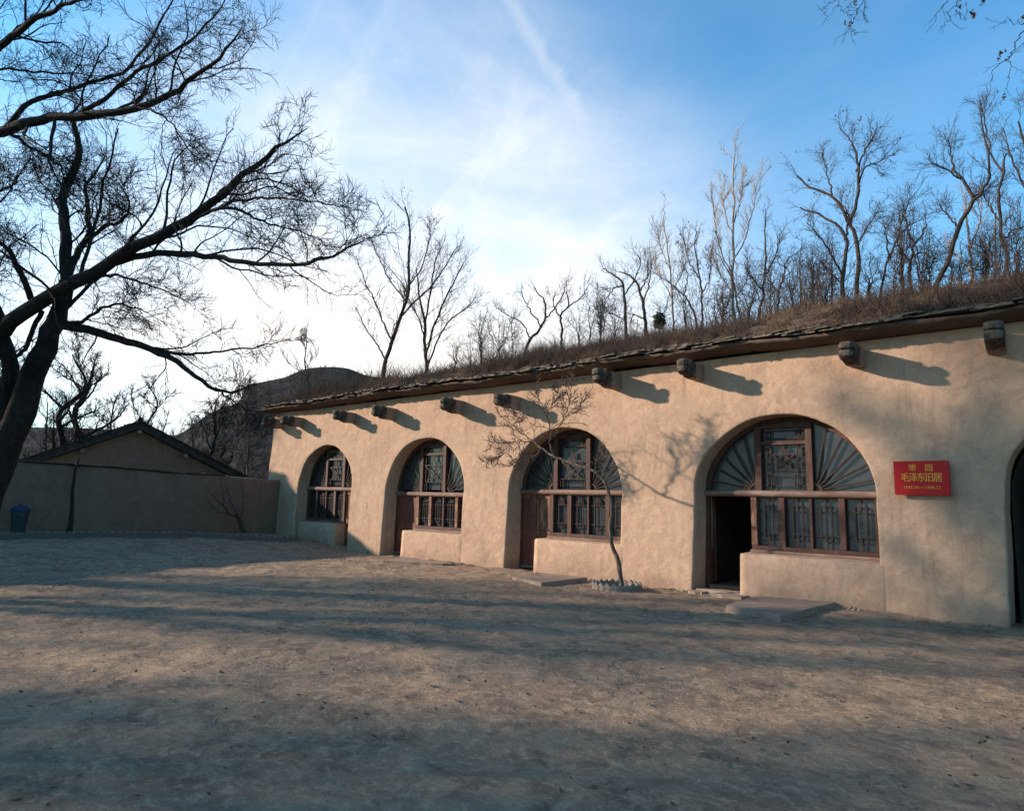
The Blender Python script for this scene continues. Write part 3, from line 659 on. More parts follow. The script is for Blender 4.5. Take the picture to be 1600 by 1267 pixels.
# ------------------------------------------------------------------ roof mound and terrace
mx_ = np.concatenate([np.linspace(-60, -27, 18), np.linspace(-26, 10, 200), np.linspace(12, 90, 30)]); my = np.concatenate([np.linspace(.1, 5, 40), np.geomspace(5.4, 160, 30)])
def roof_z(x, y):
    x = np.asarray(x, float); y = np.asarray(y, float)
    a = np.clip((x+23.3)/3.5, 0, 1); a = a*a*(3-2*a)
    rise = 1.32*(1-np.exp(-np.clip(y, 0, None)/1.7))+.045*np.clip(y-3, 0, 40)
    z = 4.80+rise*(.30+.70*a)
    bumps = fbm(x*.45, y*.45, 4, 31)*.55+fbm(x*2.2, y*2.2, 3, 33)*.14
    return z+bumps*np.clip(y/1.2, .15, 1)
MXX, MYY = np.meshgrid(mx_, my); MZ = roof_z(MXX, MYY)
lf = np.clip((-22.9-MXX)/np.where(MYY < 6, 1.2, 9), 0, 1); MZ = MZ*(1-lf)+(lf)*(.1+.3*fbm(MXX, MYY, 3, 8))
keep_front = MXX < -23
MYY2 = MYY
o = obj('hillside_terrace', grid_mesh('hillside_terrace', np.stack([MXX, np.where((MXX < -23), MYY+1.2, MYY), MZ], -1)), M_ROOFEARTH); o['kind'] = 'structure'

# dry grass and brush on the roof
def tufts(n, xr, yr, hr, m, name, label, blades, spread, seed, dens=None, cat='grass', wid=.006, zf=roof_z, curve=.5, steps=3):
    r = np.random.default_rng(seed); X = r.uniform(*xr, n); Y = yr[0]+(yr[1]-yr[0])*r.random(n)**1.3
    if dens is not None:
        k = fbm(X*.35, Y*.35, 3, seed) > dens; X = X[k]; Y = Y[k]
    n = len(X); Z = zf(X, Y); h = r.uniform(*hr, n)*(.6+.9*r.random(n)**2)
    B = np.repeat(np.stack([X, Y, Z-.03], 1), blades, 0); H = np.repeat(h, blades)*r.uniform(.5, 1.1, n*blades)
    a = r.uniform(0, 2*math.pi, n*blades); rr = spread*r.random(n*blades)**.7; d = np.stack([np.cos(a), np.sin(a)], 1)
    P = np.zeros((n*blades, steps, 3)); P[:, 0] = B; P[:, 0, :2] += d*(.02+.12*spread)
    for k in range(1, steps):
        t = k/(steps-1); P[:, k] = B; P[:, k, :2] += d*(H*rr)[:, None]*(t**(1+curve)) + r.normal(0, .05, (n*blades, 2))*(H*t)[:, None]; P[:, k, 2] += H*t*(1-.25*t*rr)
    R = np.tile(np.linspace(1, .25, steps)*wid, (n*blades, 1))*r.uniform(.6, 1.4, (n*blades, 1))
    V, F = tubes(P, R, 3); o_ = obj(name, mesh_np(name, V, F), m); o_['kind'] = 'stuff'; tag(o_, label, cat); return o_
tufts(4200, (-23, 6), (.12, 3.4), (.10, .30), M_DRY, 'dry_grass', 'tawny dry grass growing along the earth roof above the eave', 9, .7, 51, -.06)
tufts(3600, (-23, 6), (.25, 4.0), (.28, .70), M_BRUSH, 'dry_brush', 'dark twiggy brush matted over the earth roof', 12, .9, 52, -.02, 'brush', .005, steps=4)
tufts(1800, (-9, 6), (.1, 3.0), (.2, .55), M_BRUSH, 'scrubby_brush', 'dark low scrub over the right half of the earth roof', 14, .95, 58, -.03, 'brush', .0045, steps=4)
tufts(1100, (-22.5, 6), (.3, 3.6), (.22, .6), M_RUST, 'rusty_brush', 'rust brown dead bushes on the earth roof', 14, .9, 53, .06, 'brush', .0045, steps=4)
tufts(1000, (-21, 8), (2.0, 8), (.6, 1.7), M_BRUSH, 'thicket_brush', 'tall tangled leafless brush filling in between the roof trees', 10, .75, 54, -.02, 'brush', .006, steps=5)

tufts(900, (-23, 6), (-.12, .12), (.06, .22), M_DRY, 'eave_grass', 'short dead grass sprouting between the eave slates', 7, 1.2, 57, -.05, 'grass', .005, lambda x, y: 4.9+0*x)

# ------------------------------------------------------------------ far hill
crest = [(-700, 640, 170), (-300, 655, 165), (-60, 664, 160), (100, 668, 160), (200, 672, 150), (262, 680, 140), (284, 676, 120), (318, 652, 118), (340, 640, 116), (372, 628, 114), (384, 603, 113), (410, 596, 113), (446, 588, 112), (470, 578, 112), (500, 573, 112), (540, 575, 112), (580, 588, 112), (640, 592, 114), (760, 600, 120), (900, 620, 130), (1300, 640, 150)]
cp = np.array([at_depth(*c) for c in crest]); cp = resample(cp, 260)
rowsH = []
for t in np.linspace(-.35, 1, 70):
    Pn = cp.copy()
    toc = CAMP[:2]-cp[:, :2]; dist = np.linalg.norm(toc, axis=1, keepdims=True); toc = toc/dist
    if t >= 0:
        Pn[:, :2] += toc*t*dist*.52; s_ = 1-t
        prof = s_ + .045*np.sin(s_*26+fbm(cp[:, 0]*.03, cp[:, 1]*.03, 3, 2)*6)*np.sin(math.pi*s_)
        Pn[:, 2] = np.maximum(cp[:, 2], 2)*prof-.6*t
    else:
        Pn[:, :2] += toc*t*dist*.5; Pn[:, 2] = cp[:, 2]*(1+t*1.6)
    Pn[:, 2] += fbm(Pn[:, 0]*.09, Pn[:, 1]*.09, 5, 14)*(1.6 if 0 <= t < .97 else .4)*min(1, .25+abs(t)*6)
    rowsH.append(Pn)
HILL = np.array(rowsH)
o = obj('hill', grid_mesh('hill', HILL, flip=True), M_HILL); o['kind'] = 'structure'

# ------------------------------------------------------------------ trees
def make_tree(name, label, limbs, r, levels, m, cat='tree', group=None, sides=7, pods=0, podm=None, base=None, kind_twig='branch', twm=None, skip=0, thin=()):
    """limbs: list of (pts (K,3), r0, r1); first limb is the trunk. levels: dicts for grow()"""
    b = limbs[0][0][0] if base is None else base
    t = thing(name, label, cat, group, tuple(b))
    off = np.array(b)
    trunk_parts = []; P_all = []; R_all = []
    for j, (pts, r0, r1) in enumerate(limbs):
        K = 26; P = resample(pts, K, .012*max(1, np.linalg.norm(np.asarray(pts[-1])-np.asarray(pts[0]))/4), r)
        R = r1+(r0-r1)*(1-np.linspace(0, 1, K))**.85
        P_all.append(P-off); R_all.append(R)
    trunkV, trunkF = tubes(np.array(P_all[:1]), np.array(R_all[:1])*(1+r.normal(0, .03, (1, 26))), 12)
    obj('trunk', mesh_np('trunk', trunkV, trunkF, True), m, t)
    if len(P_all) > 1:
        for P_, R_ in zip(P_all[1:], R_all[1:]):
            V, F = tubes(P_[None], R_[None], sides); obj('limb', mesh_np('limb', V, F, True), m, t)
    P = np.array(P_all); R = np.array(R_all); parts = []; 
    cur = (P[skip:], R[skip:])
    for q, lv in enumerate(levels):
        lv = dict(lv); sd = lv.pop('sides', 3); cur = grow(*cur, r=r, **lv) if not lv.get('_') else cur
        if q == 0 and thin:
            pi = np.arange(len(cur[0]))//levels[0]['n']; kp = ~np.isin(pi, list(thin)) | (r.random(len(pi)) < .35); cur = (cur[0][kp], cur[1][kp])
        parts.append(tubes(cur[0], cur[1], sd))
    V, F = join_np(parts); obj('twigs', mesh_np('twigs', V, F), twm or m, t)['kind'] = 'stuff'
    if pods:
        tips = cur[0][:, -1]; C = tips[r.random(len(tips)) < pods]; C = C+r.normal(0, .02, C.shape)
        C = np.repeat(C, 3, 0)+r.normal(0, .035, (len(C)*3, 3)); V, F = leaf_quads(C, podm or .04, r); obj('seed_pods', mesh_np('seed_pods', V, F), M_POD, t)['kind'] = 'stuff'
    return t

# the big tree on the left, its limbs traced from the photograph, each running at its own distance
def Z6(pts, d0, d1):
    n = len(pts); return [at_depth(x/1.8107, y/1.8107, d0+(d1-d0)*k/max(1, n-1)) for k, (x, y) in enumerate(pts)]
r = np.random.default_rng(11)
D = 13.0
s6 = 1/1.8107*D/FPX
bigroot = at_depth(-60, 905, D); bigroot[2] = gz(bigroot[0], bigroot[1])-.1
trunk = [bigroot]+Z6([(-40, 1390), (20, 1267), (62, 1150), (125, 1000), (160, 900), (190, 800)], D, D)
L6 = [(trunk, 48*s6, 17*s6)]
def limb(pts, d0, d1, r0, r1): L6.append((Z6(pts, d0, d1), r0*s6/2, r1*s6/2))
limb([(10, 1290), (12, 1150), (28, 1030), (10, 960), (-40, 820), (-90, 660), (-110, 520), (-60, 410), (0, 377)], D, D+.6, 46, 26)
limb([(-20, 975), (10, 935), (60, 890), (150, 830), (250, 780), (330, 730), (420, 680), (520, 640), (580, 590), (640, 545), (700, 490), (760, 440), (820, 400), (870, 370)], D-.1, D-1.5, 46, 2)
limb([(190, 800), (185, 700), (178, 610), (175, 560), (200, 500), (222, 430), (215, 370), (205, 340)], D, D+.9, 34, 11)
limb([(190, 790), (215, 720), (250, 660), (250, 600), (240, 530), (270, 490), (300, 440)], D, D+1.8, 22, 3)
limb([(235, 685), (300, 640), (350, 625), (365, 570), (340, 530)], D+.5, D-.6, 12, 2)
limb([(0, 377), (60, 355), (120, 335), (200, 330), (300, 325), (400, 300), (480, 270), (540, 225), (600, 180), (650, 130), (690, 80)], D+.6, D-1.8, 30, 2)
limb([(18, 365), (60, 305), (130, 275), (200, 250), (290, 225), (370, 190), (420, 130), (460, 60), (490, 0), (500, -60)], D+.6, D+2.2, 16, 2)
limb([(215, 330), (310, 270), (370, 210), (440, 180), (520, 130), (570, 90), (620, 30), (650, -30)], D, D-.7, 13, 2)
limb([(-110, 520), (-80, 260), (0, 130), (50, 90), (110, 50), (170, 25), (220, 0), (270, -40)], D+.6, D-1, 26, 3)
limb([(-90, 260), (0, 200), (100, 205), (200, 210), (290, 215)], D+.6, D+1.2, 9, 2)
limb([(300, 750), (400, 725), (500, 720), (590, 725), (660, 740), (760, 755), (860, 745), (930, 725), (1000, 695), (1030, 680)], D-.4, D-2.4, 20, 2)
limb([(560, 605), (640, 590), (700, 605), (750, 630), (800, 640), (860, 660), (930, 690)], D-.9, D+.4, 10, 1.5)
limb([(520, 638), (600, 600), (660, 570), (760, 560), (850, 570), (950, 580)], D-.8, D-2.6, 10, 1.5)
limb([(160, 915), (260, 935), (340, 960), (420, 985), (500, 1030), (570, 1075), (640, 1110), (720, 1080)], D, D-1.4, 26, 3)
limb([(400, 978), (500, 1000), (600, 995), (700, 985), (790, 965)], D-.7, D-.2, 10, 2)
limb([(610, 1098), (660, 1135), (700, 1160)], D-1.2, D-1.5, 6, 1.5)
limb([(165, 905), (230, 910), (290, 870), (360, 865), (430, 890)], D, D-1, 12, 2)
limb([(180, 880), (260, 800), (320, 780), (400, 800), (480, 830), (540, 860)], D, D+1.5, 11, 2)
limb([(110, 880), (70, 800), (30, 720), (0, 680), (-60, 600)], D, D-.8, 20, 4)
limb([(120, 880), (60, 1000), (0, 1010), (-80, 990)], D, D-.8, 14, 3)
limb([(-100, 560), (0, 540), (50, 510), (80, 440)], D+.5, D+1, 9, 2)
limb([(30, 380), (110, 430), (170, 470), (185, 520)], D+.6, D+.6, 11, 3)
limb([(390, 303), (450, 320), (500, 370), (540, 430), (560, 470)], D-.7, D-1.2, 6, 1.5)
big_levels = [dict(n=18, K=12, lenf=.44, ang=(.4, 1.15), t0=.14, t1=1.0, up=.05, wig=.19, rf=.42, rmin=.007, tipr=.3, sides=4, lenmin=.45, tl=.8),
              dict(n=9, K=9, lenf=.50, ang=(.4, 1.15), t0=.12, t1=1., up=.04, wig=.2, rf=.55, rmin=.0050, tipr=.5, sides=3, lenmin=.35, slim=.01),
              dict(n=6, K=6, lenf=.50, ang=(.35, .9), t0=.15, t1=1., up=.03, wig=.15, rf=.6, rmin=.0036, tipr=.7, sides=3, lenmin=.18, slim=.009)]
make_tree('bare_tree', 'huge dark leafless tree with spreading crooked limbs at the left edge of the yard', L6, r, big_levels, M_BARK, sides=8, base=bigroot, skip=1, thin=(13, 14, 15))

# unseen trees out left: cast the yard shadows; more added to darken the foreground
def free_tree(name, label, x, y, z, h, seed, m, lean=(0, 0), r0=.2, spread=.5, nl=7, lv=None, cat='tree', group=None, fork=.35, pods=0, twm=None, upb=.35, podm=None):
    r = np.random.default_rng(seed); b = np.array([x, y, z], float); top = b+np.array([lean[0]*h, lean[1]*h, h*.93]); k = np.linspace(0, 1, 7)[:, None]
    tr = b*(1-k)+top*k; tr[1:-1, :2] += r.normal(0, .03*h, (5, 2)); limbs = [(tr, r0, r0*.12)]
    for j in range(nl):
        t = fork+(1-fork)*.9*(j+r.random()*.6)/nl; i = int(t*6); f = t*6-i; s_ = tr[i]*(1-f)+tr[i+1]*f; a = j*2.4+r.random()*1.2
        ln = h*spread*(1.05-t*.75)*r.uniform(.7, 1.2); d = np.array([math.cos(a), math.sin(a), upb+r.uniform(0, .7)]); d /= np.linalg.norm(d)
        q = [s_]; 
        for kk in range(5): d = d+r.normal(0, .16, 3)+np.array([0, 0, .09]); d /= np.linalg.norm(d); q.append(q[-1]+d*ln/5)
        limbs.append((np.array(q), r0*(1-t)*.6+r0*.08, r0*.05))
    return make_tree(name, label, limbs, r, lv or LV1, m, cat=cat, group=group, pods=pods, twm=twm, podm=podm)
LV1 = [dict(n=7, K=7, lenf=.42, ang=(.4, 1.0), t0=.2, up=.1, wig=.16, rf=.45, rmin=.010, sides=3, lenmin=.3),
       dict(n=6, K=5, lenf=.5, ang=(.4, .95), t0=.15, up=.07, wig=.18, rf=.6, rmin=.006, sides=3, lenmin=.18)]
LVS = [dict(n=12, K=8, lenf=.45, ang=(.35, .9), t0=.15, up=.1, wig=.14, rf=.42, rmin=.010, sides=3, lenmin=.6),
       dict(n=11, K=6, lenf=.5, ang=(.35, .9), t0=.1, up=.05, wig=.14, rf=.55, rmin=.008, sides=3, lenmin=.35)]
for k, (x, y, h, rr, sp) in enumerate([(-20.5, -14.5, 10, .30, .5), (-15.0, -17.2, 9, .24, .5), (-24.5, -18.5, 12, .34, .55), (-17.5, -20.5, 10, .25, .5), (-11, -19.5, 8.5, .22, .5), (-26, -23.5, 12, .3, .5), (-28.5, -15.8, 12, .3, .55), (-21.5, -22.5, 11, .3, .55), (-14.5, -23.0, 10, .26, .55), (-33, -20, 13, .3, .55)]):
    free_tree('shade_tree', 'unseen leafless tree beyond the left edge, placed to shade the yard', x, y, 0, h, 300+k, M_BARK, r0=rr, spread=sp, nl=12, lv=LVS, group='unseen shade trees left of the picture', fork=.28)

# trees on the roof terrace, main stems traced
def roof_tree(label, px_limbs, Y, rads, seed, m, lv, name='bare_tree', pods=0, dY=1.0, twm=None, podm=None):
    r = np.random.default_rng(seed); limbs = []
    for j, pl in enumerate(px_limbs):
        y1 = Y if j == 0 else Y+r.uniform(-dY, dY); n = len(pl)
        y0_ = Y
        pts = [at_y(px, py, y0_+(y1-y0_)*k/(n-1)) for k, (px, py) in enumerate(pl)]
        if j == 0 or rads[j][0] < 0:
            b = pts[0].copy(); b[2] = min(float(roof_z(b[0], b[1]))-.1, b[2]-.05); pts = [b]+pts
        pw = np.linalg.norm(at_y(pl[0][0], pl[0][1], Y)-CAMP)/FPX
        limbs.append((np.array(pts), abs(rads[j][0])*.8*pw/2, rads[j][1]*pw/2))
    return make_tree(name, label, limbs, r, lv, m, pods=pods, twm=twm, podm=podm)
def lv(n1, n2, l1=.36, l2=.5, up=.12, a=(.35, .85), rm=.0058, n3=3, wig=.14):
    o_ = [dict(n=n1, K=9, lenf=l1*.88, ang=a, t0=.25, up=up, wig=wig, rf=.45, rmin=rm, sides=3, lenmin=.45, slim=.011),
          dict(n=n2, K=6, lenf=l2, ang=a, t0=.1, up=up*.6, wig=wig, rf=.55, rmin=rm*.65, sides=3, lenmin=.22, slim=.01)]
    if n3: o_.append(dict(n=n3, K=4, lenf=.5, ang=a, t0=.1, up=up*.4, wig=wig, rf=.6, rmin=rm*.5, sides=3, lenmin=.1, slim=.008))
    return o_
roof_tree('slim leaning leafless tree with seed pods, nearest the left end of the roof',
    [[(597, 592), (603, 560), (613, 530), (628, 490), (638, 455), (640, 400), (640, 350), (632, 325)], [(612, 535), (600, 505), (585, 470), (567, 430), (556, 400)], [(626, 495), (650, 470), (680, 440), (700, 410), (715, 385)], [(604, 565), (590, 540), (570, 510), (556, 480)], [(634, 470), (610, 440), (590, 400), (580, 375)], [(638, 450), (660, 415), (672, 370), (668, 350)]],
    3.5, [(9, 2), (4, 1), (4, 1), (4, 1), (3, 1), (3, 1)], 21, M_BARKB, lv(18, 8, .42, .5), pods=.10, podm=.035)
roof_tree('many stemmed leafless tree with a rounded crown beside the slim leaning one',
    [[(667, 582), (664, 540), (662, 500), (655, 460), (650, 420)], [(668, 575), (680, 540), (700, 505), (730, 480), (742, 465)], [(665, 560), (675, 520), (695, 470), (715, 430), (725, 410)], [(664, 530), (655, 500), (640, 470), (630, 455)], [(663, 510), (672, 460), (680, 410), (690, 385)]],
    4.0, [(9, 1.5), (4, 1), (5, 1), (3, 1), (4, 1)], 22, M_BARKB, lv(20, 9, .46, .5), dY=1.6)
roof_tree('crooked leafless tree leaning right over the middle of the roof',
    [[(822, 545), (838, 520), (852, 498), (850, 470), (835, 450)], [(850, 500), (868, 480), (880, 458), (886, 440)], [(830, 530), (815, 505), (790, 490), (770, 478)], [(845, 510), (825, 480), (812, 455)]],
    3.5, [(7, 1.5), (3, 1), (3, 1), (3, 1)], 23, M_BARKB, lv(9, 6))
roof_tree('knotty leafless tree with a flat top left of the thicket on the roof',
    [[(877, 542), (878, 515), (876, 495), (888, 478), (886, 455)], [(878, 497), (865, 478), (868, 455)], [(886, 480), (905, 468), (918, 450)]],
    3.2, [(6, 1.5), (3, 1), (3, 1)], 24, M_BARKB, lv(9, 6))
roof_tree('dark gnarled leafless tree whose crown bends left over the roof brush',
    [[(978, 522), (977, 480), (972, 445), (960, 430), (940, 420)], [(975, 460), (990, 440), (1000, 415), (998, 400)], [(973, 448), (960, 450), (945, 470)], [(976, 500), (955, 490), (945, 480)]],
    3.5, [(7, 1.5), (3, 1), (3, 1), (2, 1)], 25, M_BARKB, lv(12, 7))
roof_tree('dark leafless tree arching left, right of the gnarled one',
    [[(1010, 520), (1005, 480), (998, 450), (985, 432), (968, 425)], [(1004, 475), (1015, 440), (1018, 412)], [(1000, 455), (1012, 430), (1012, 405)], [(1007, 500), (990, 492), (984, 510)]],
    4.2, [(8, 1.5), (3, 1), (3, 1), (3, 1)], 26, M_BARKB, lv(12, 7))
roof_tree('slender pale leafless poplar on the middle of the roof',
    [[(1053, 520), (1050, 470), (1046, 420), (1040, 370), (1036, 325)], [(1050, 465), (1030, 430), (1020, 400)], [(1051, 455), (1068, 420), (1075, 380)], [(1046, 420), (1032, 385), (1028, 360)]],
    5.0, [(5, 1), (2, .8), (2, .8), (2, .8)], 27, M_BIRCH, lv(12, 6, .28, .45, .35, (.3, .7), .008))
roof_tree('thin bent leafless tree leaning left against the slender pale poplar',
    [[(1090, 512), (1080, 480), (1068, 460), (1045, 442), (1020, 425)], [(1068, 460), (1075, 430), (1062, 405)]],
    4.0, [(5, 1), (2.5, 1)], 28, M_BARKB, lv(8, 6))
roof_tree('upright leafless tree with seed clusters left of the tallest poplar',
    [[(1097, 512), (1097, 470), (1093, 430), (1085, 390), (1088, 360)], [(1096, 460), (1110, 430), (1112, 390)], [(1095, 440), (1075, 405), (1068, 370)]],
    4.0, [(5, 1), (2.5, 1), (2.5, 1)], 29, M_BARKB, lv(10, 6, .3, .45, .3, (.3, .75)), pods=.10, podm=.035)
roof_tree('tallest pale leafless poplar on the roof with upswept branches',
    [[(1146, 500), (1145, 440), (1145, 380), (1145, 320), (1147, 260), (1146, 225)], [(1145, 430), (1125, 390), (1118, 350), (1112, 310)], [(1145, 410), (1165, 370), (1178, 320), (1188, 270)], [(1146, 460), (1125, 430), (1115, 405)], [(1145, 370), (1132, 330), (1130, 290)], [(1146, 350), (1158, 310), (1160, 280)]],
    5.5, [(7, 1), (3, .8), (3, .8), (2, .8), (2.5, .8), (2.5, .8)], 30, M_BIRCH, lv(14, 8, .24, .42, .35, (.3, .7), .008))
roof_tree('dark leafless companion stem leaning on the foot of the tallest poplar',
    [[(1157, 498), (1150, 465), (1146, 440), (1130, 410), (1118, 395)], [(1150, 465), (1165, 440), (1170, 415)]],
    5.0, [(4, 1), (2, 1)], 31, M_BARKB, lv(8, 6))
roof_tree('dark leafless tree with a narrow crown right of the tallest poplar',
    [[(1187, 494), (1192, 455), (1196, 415), (1196, 370), (1197, 325)], [(1192, 455), (1172, 430), (1162, 410)], [(1195, 430), (1212, 400), (1215, 370)], [(1190, 475), (1180, 450), (1174, 440)]],
    4.5, [(6, 1), (3, 1), (3, 1), (2, 1)], 32, M_BARKB, lv(10, 7, .3, .45, .2))
roof_tree('low crooked leafless tree between the narrow tree and the twin trunks',
    [[(1218, 490), (1216, 465), (1222, 440), (1235, 425)], [(1217, 460), (1200, 435), (1195, 415)], [(1222, 442), (1228, 410), (1245, 395)]],
    3.6, [(5, 1), (3, 1), (3, 1)], 33, M_BARKB, lv(9, 6))
roof_tree('wide crowned leafless tree, left trunk of the twin pair on the roof',
    [[(1318, 475), (1316, 435), (1324, 390), (1318, 365), (1290, 340), (1250, 325)], [(1315, 428), (1300, 400), (1280, 370), (1262, 350)], [(1322, 375), (1325, 340), (1312, 310)], [(1316, 440), (1295, 425), (1283, 408)]],
    3.8, [(9, 2), (4, 1), (4, 1), (3, 1)], 34, M_BARKB, lv(12, 7))
roof_tree('tall leafless tree, right trunk of the twin pair on the roof, with seed clusters',
    [[(1338, 472), (1340, 420), (1336, 375), (1322, 340), (1306, 310), (1270, 295), (1245, 275)], [(1328, 350), (1340, 310), (1340, 265), (1332, 225), (1312, 200)], [(1340, 290), (1352, 262), (1372, 255), (1388, 240)], [(1337, 385), (1355, 355), (1372, 330)], [(1300, 305), (1292, 270), (1285, 240)], [(1338, 268), (1355, 230), (1365, 215)]],
    4.2, [(9, 2), (6, 1), (3, 1), (3, 1), (3, 1), (3, 1)], 35, M_BARKB, lv(13, 7, .28, .45), pods=.05, podm=.03)
roof_tree('thin dark leafless tree curving right, behind the red sign side of the roof',
    [[(1377, 466), (1381, 430), (1392, 400), (1405, 370), (1425, 345)], [(1388, 405), (1385, 370), (1380, 345)], [(1398, 385), (1415, 330), (1428, 300)]],
    4.0, [(5, 1), (3, 1), (3, 1)], 36, M_BARKB, lv(10, 6))
roof_tree('leafless tree with several low forks left of the strongly leaning trunk',
    [[(1424, 456), (1421, 425), (1424, 395), (1438, 370), (1450, 350)], [(1422, 410), (1405, 385), (1400, 360)], [(1425, 400), (1445, 395), (1460, 410)], [(1430, 385), (1415, 345), (1412, 320)]],
    3.8, [(7, 1.5), (3, 1), (3, 1), (3, 1)], 37, M_BARKB, lv(10, 6))
roof_tree('strongly leaning leafless tree, its trunk tilted to the right near the right edge',
    [[(1462, 450), (1480, 410), (1492, 370), (1510, 335), (1520, 312), (1508, 285), (1488, 262)], [(1518, 318), (1540, 290), (1545, 250), (1535, 200), (1530, 170)], [(1505, 282), (1480, 265), (1455, 255)], [(1520, 310), (1535, 300), (1560, 290)], [(1498, 355), (1480, 335), (1470, 320)], [(1490, 265), (1485, 235), (1480, 215)]],
    3.8, [(9, 3), (5, 1), (3, 1), (3, 1), (3, 1), (3, 1)], 38, M_BARKB, lv(12, 7, .28, .45))
roof_tree('pale leafless tree with a V of straight branches behind the leaning trunk',
    [[(1520, 448), (1516, 400), (1512, 350), (1508, 310)], [(1519, 430), (1500, 405), (1485, 390)], [(1519, 425), (1540, 395), (1555, 370)], [(1515, 390), (1530, 350), (1535, 320)]],
    6.0, [(6, 1), (3, 1), (3, 1), (3, 1)], 39, M_BIRCH, lv(11, 6, .3, .45, .3, (.3, .7)))
roof_tree('rightmost dark leafless trunk of the roof trees, slightly wavy',
    [[(1570, 436), (1573, 400), (1562, 350), (1560, 310), (1568, 270), (1572, 240)], [(1562, 350), (1545, 320), (1535, 300)], [(1566, 375), (1585, 360), (1600, 355)], [(1568, 275), (1548, 235), (1540, 190), (1532, 160)]],
    3.6, [(7, 2), (3, 1), (3, 1), (3, 1)], 40, M_BARKB, lv(11, 7, .3, .45))
roof_tree('big leafless tree reaching in over the right edge of the picture above the roof',
    [[(1640, 430), (1635, 350), (1622, 290), (1605, 240), (1590, 190)], [(1632, 330), (1600, 290), (1578, 240), (1568, 200)], [(1625, 300), (1612, 250), (1612, 190), (1600, 150)]],
    5.0, [(9, 2), (4, 1), (4, 1)], 41, M_BARKB, lv(13, 8, .32, .5))
# low shrubs and saplings in the thicket
SH = [(735, 567, 505), (752, 560, 480), (712, 572, 520), (780, 552, 470), (800, 550, 490), (905, 535, 470), (922, 530, 460), (938, 530, 440), (1035, 520, 450), (1072, 512, 420), (1118, 505, 430), (1170, 497, 410),
      (1203, 490, 400), (1240, 487, 390), (1252, 482, 370), (1270, 480, 380), (1288, 478, 400), (1300, 476, 360), (1358, 468, 390), (1398, 460, 380), (1410, 458, 320), (1440, 455, 340), (1452, 452, 390), (1485, 450, 380), (1500, 447, 390), (1540, 443, 360), (1556, 440, 330), (1588, 437, 300), (960, 528, 450), (1130, 503, 440)]
SH.sort()
SHA = ['arching', 'spindly', 'dense', 'fan shaped', 'wispy']
SHP = ['at the left end of the roof', 'between the rounded tree and the gnarled tree', 'around the gnarled tree and slender poplar', 'right of the tallest poplar', 'behind the twin trunks', 'around the strongly leaning trunk']
for k, (px, pb, ptop) in enumerate(SH):
    r = np.random.default_rng(500+k); Yk = r.uniform(2.6, 6.5); limbs = []; kd = k % 5
    nst = (4, 2, 7, 5, 4)[kd]; sprd = (16, 4, 9, 22, 8)[kd]; bend = (2.2, 1.2, 1.5, 1.0, 1.4)[kd]; thk = (.02, .022, .022, .02, .012)[kd]
    for j in range(nst):
        dx = r.normal(0, sprd) if kd != 3 else (j-2)*13; hh = (pb-ptop)*r.uniform(.6, 1.0); pts = [at_y(px+dx*t**bend+r.normal(0, 1.5)*(t > 0), pb-hh*t, Yk+r.normal(0, .3)*t) for t in (0, .3, .6, 1.)]
        b = pts[0].copy(); b[2] = float(roof_z(b[0], b[1]))-.1; limbs.append((np.array([b]+pts), thk, .005))
    make_tree('bare_shrub', 'leafless %s shrub in the roof thicket %s' % (SHA[kd], SHP[min(5, k//5)]), limbs, r, lv(8, 5, .45, .5, .06, (.5, 1.15), wig=.2), M_BARKB, cat='shrub', group='leafless shrubs in the roof thicket', sides=4)
# dark evergreen bush on the roof
e0 = at_y(1030, 518, 3.0); r = np.random.default_rng(77); eb = thing('evergreen_bush', 'small dark evergreen bush standing in the roof thicket', 'bush', None, tuple(e0))
C = r.normal(0, 1, (900, 3)); C /= np.linalg.norm(C, axis=1, keepdims=True); C = C*r.random((900, 1))**.4*np.array([.16, .16, .22])*(1+.7*fbm(C[:, 0]*2.2+C[:, 2]*3, C[:, 1]*2.2, 3, 5))[:, None]+np.array([0, 0, .3])
V, F = leaf_quads(C, .05, r); obj('foliage', mesh_np('foliage', V, F), M_EVER, eb); V, F = tubes(np.array([[[0, 0, -.2], [0, 0, .05], [0, 0, .4]]]), np.array([[.02, .018, .01]]), 6); obj('stem', mesh_np('stem', V, F), M_BARKB, eb)

# trees behind the neighbouring house and near the hill
def ground_tree(label, px, pb, ptop, depth, seed, nl=9, spread=.42, r0=.16, m=None, lean=(0, 0), fork=.2, upb=.6, group=None, name='bare_tree', n1=9, n2=7):
    b = at_depth(px, pb, depth); t_ = at_depth(px, ptop, depth); zg = .0; h = t_[2]-zg
    return free_tree(name, label, b[0], b[1], zg, h, seed, m or M_BARKB, lean, r0, spread, nl, lv(n1, n2, .42, .5, .12, rm=.016), group=group, fork=fork, upb=upb)
ground_tree('thick dark leafless tree behind the house gable, beside the big trunk', 88, 735, 530, 26, 61, 11, .46, .19, M_BARK, (.05, 0), .25)
ground_tree('forked leafless tree rising behind the left slope of the gable roof', 122, 735, 535, 29, 62, 10, .42, .22, M_BARK, (0, .03), .3)
ground_tree('bushy leafless tree directly behind the roof ridge of the low house', 215, 735, 575, 33, 63, 11, .42, .14, None, (0, 0), .2)
ground_tree('small leafless tree right of the ridge against the pale sky', 170, 735, 600, 34, 64, 10, .45, .13)
ground_tree('lone dark leafless tree in front of the hillside right of the gable', 330, 745, 605, 30, 65, 9, .36, .16, M_BARK, (0, 0), .3)
ground_tree('thin leafless tree low against the hill foot left of the lone dark one', 292, 745, 640, 38, 66, 8, .4, .1)
ground_tree('leafless sapling close to the trunk of the huge tree', 60, 735, 600, 36, 67, 9, .45, .12)
b = at_depth(470, 640, 38); tp = at_depth(475, 485, 38)
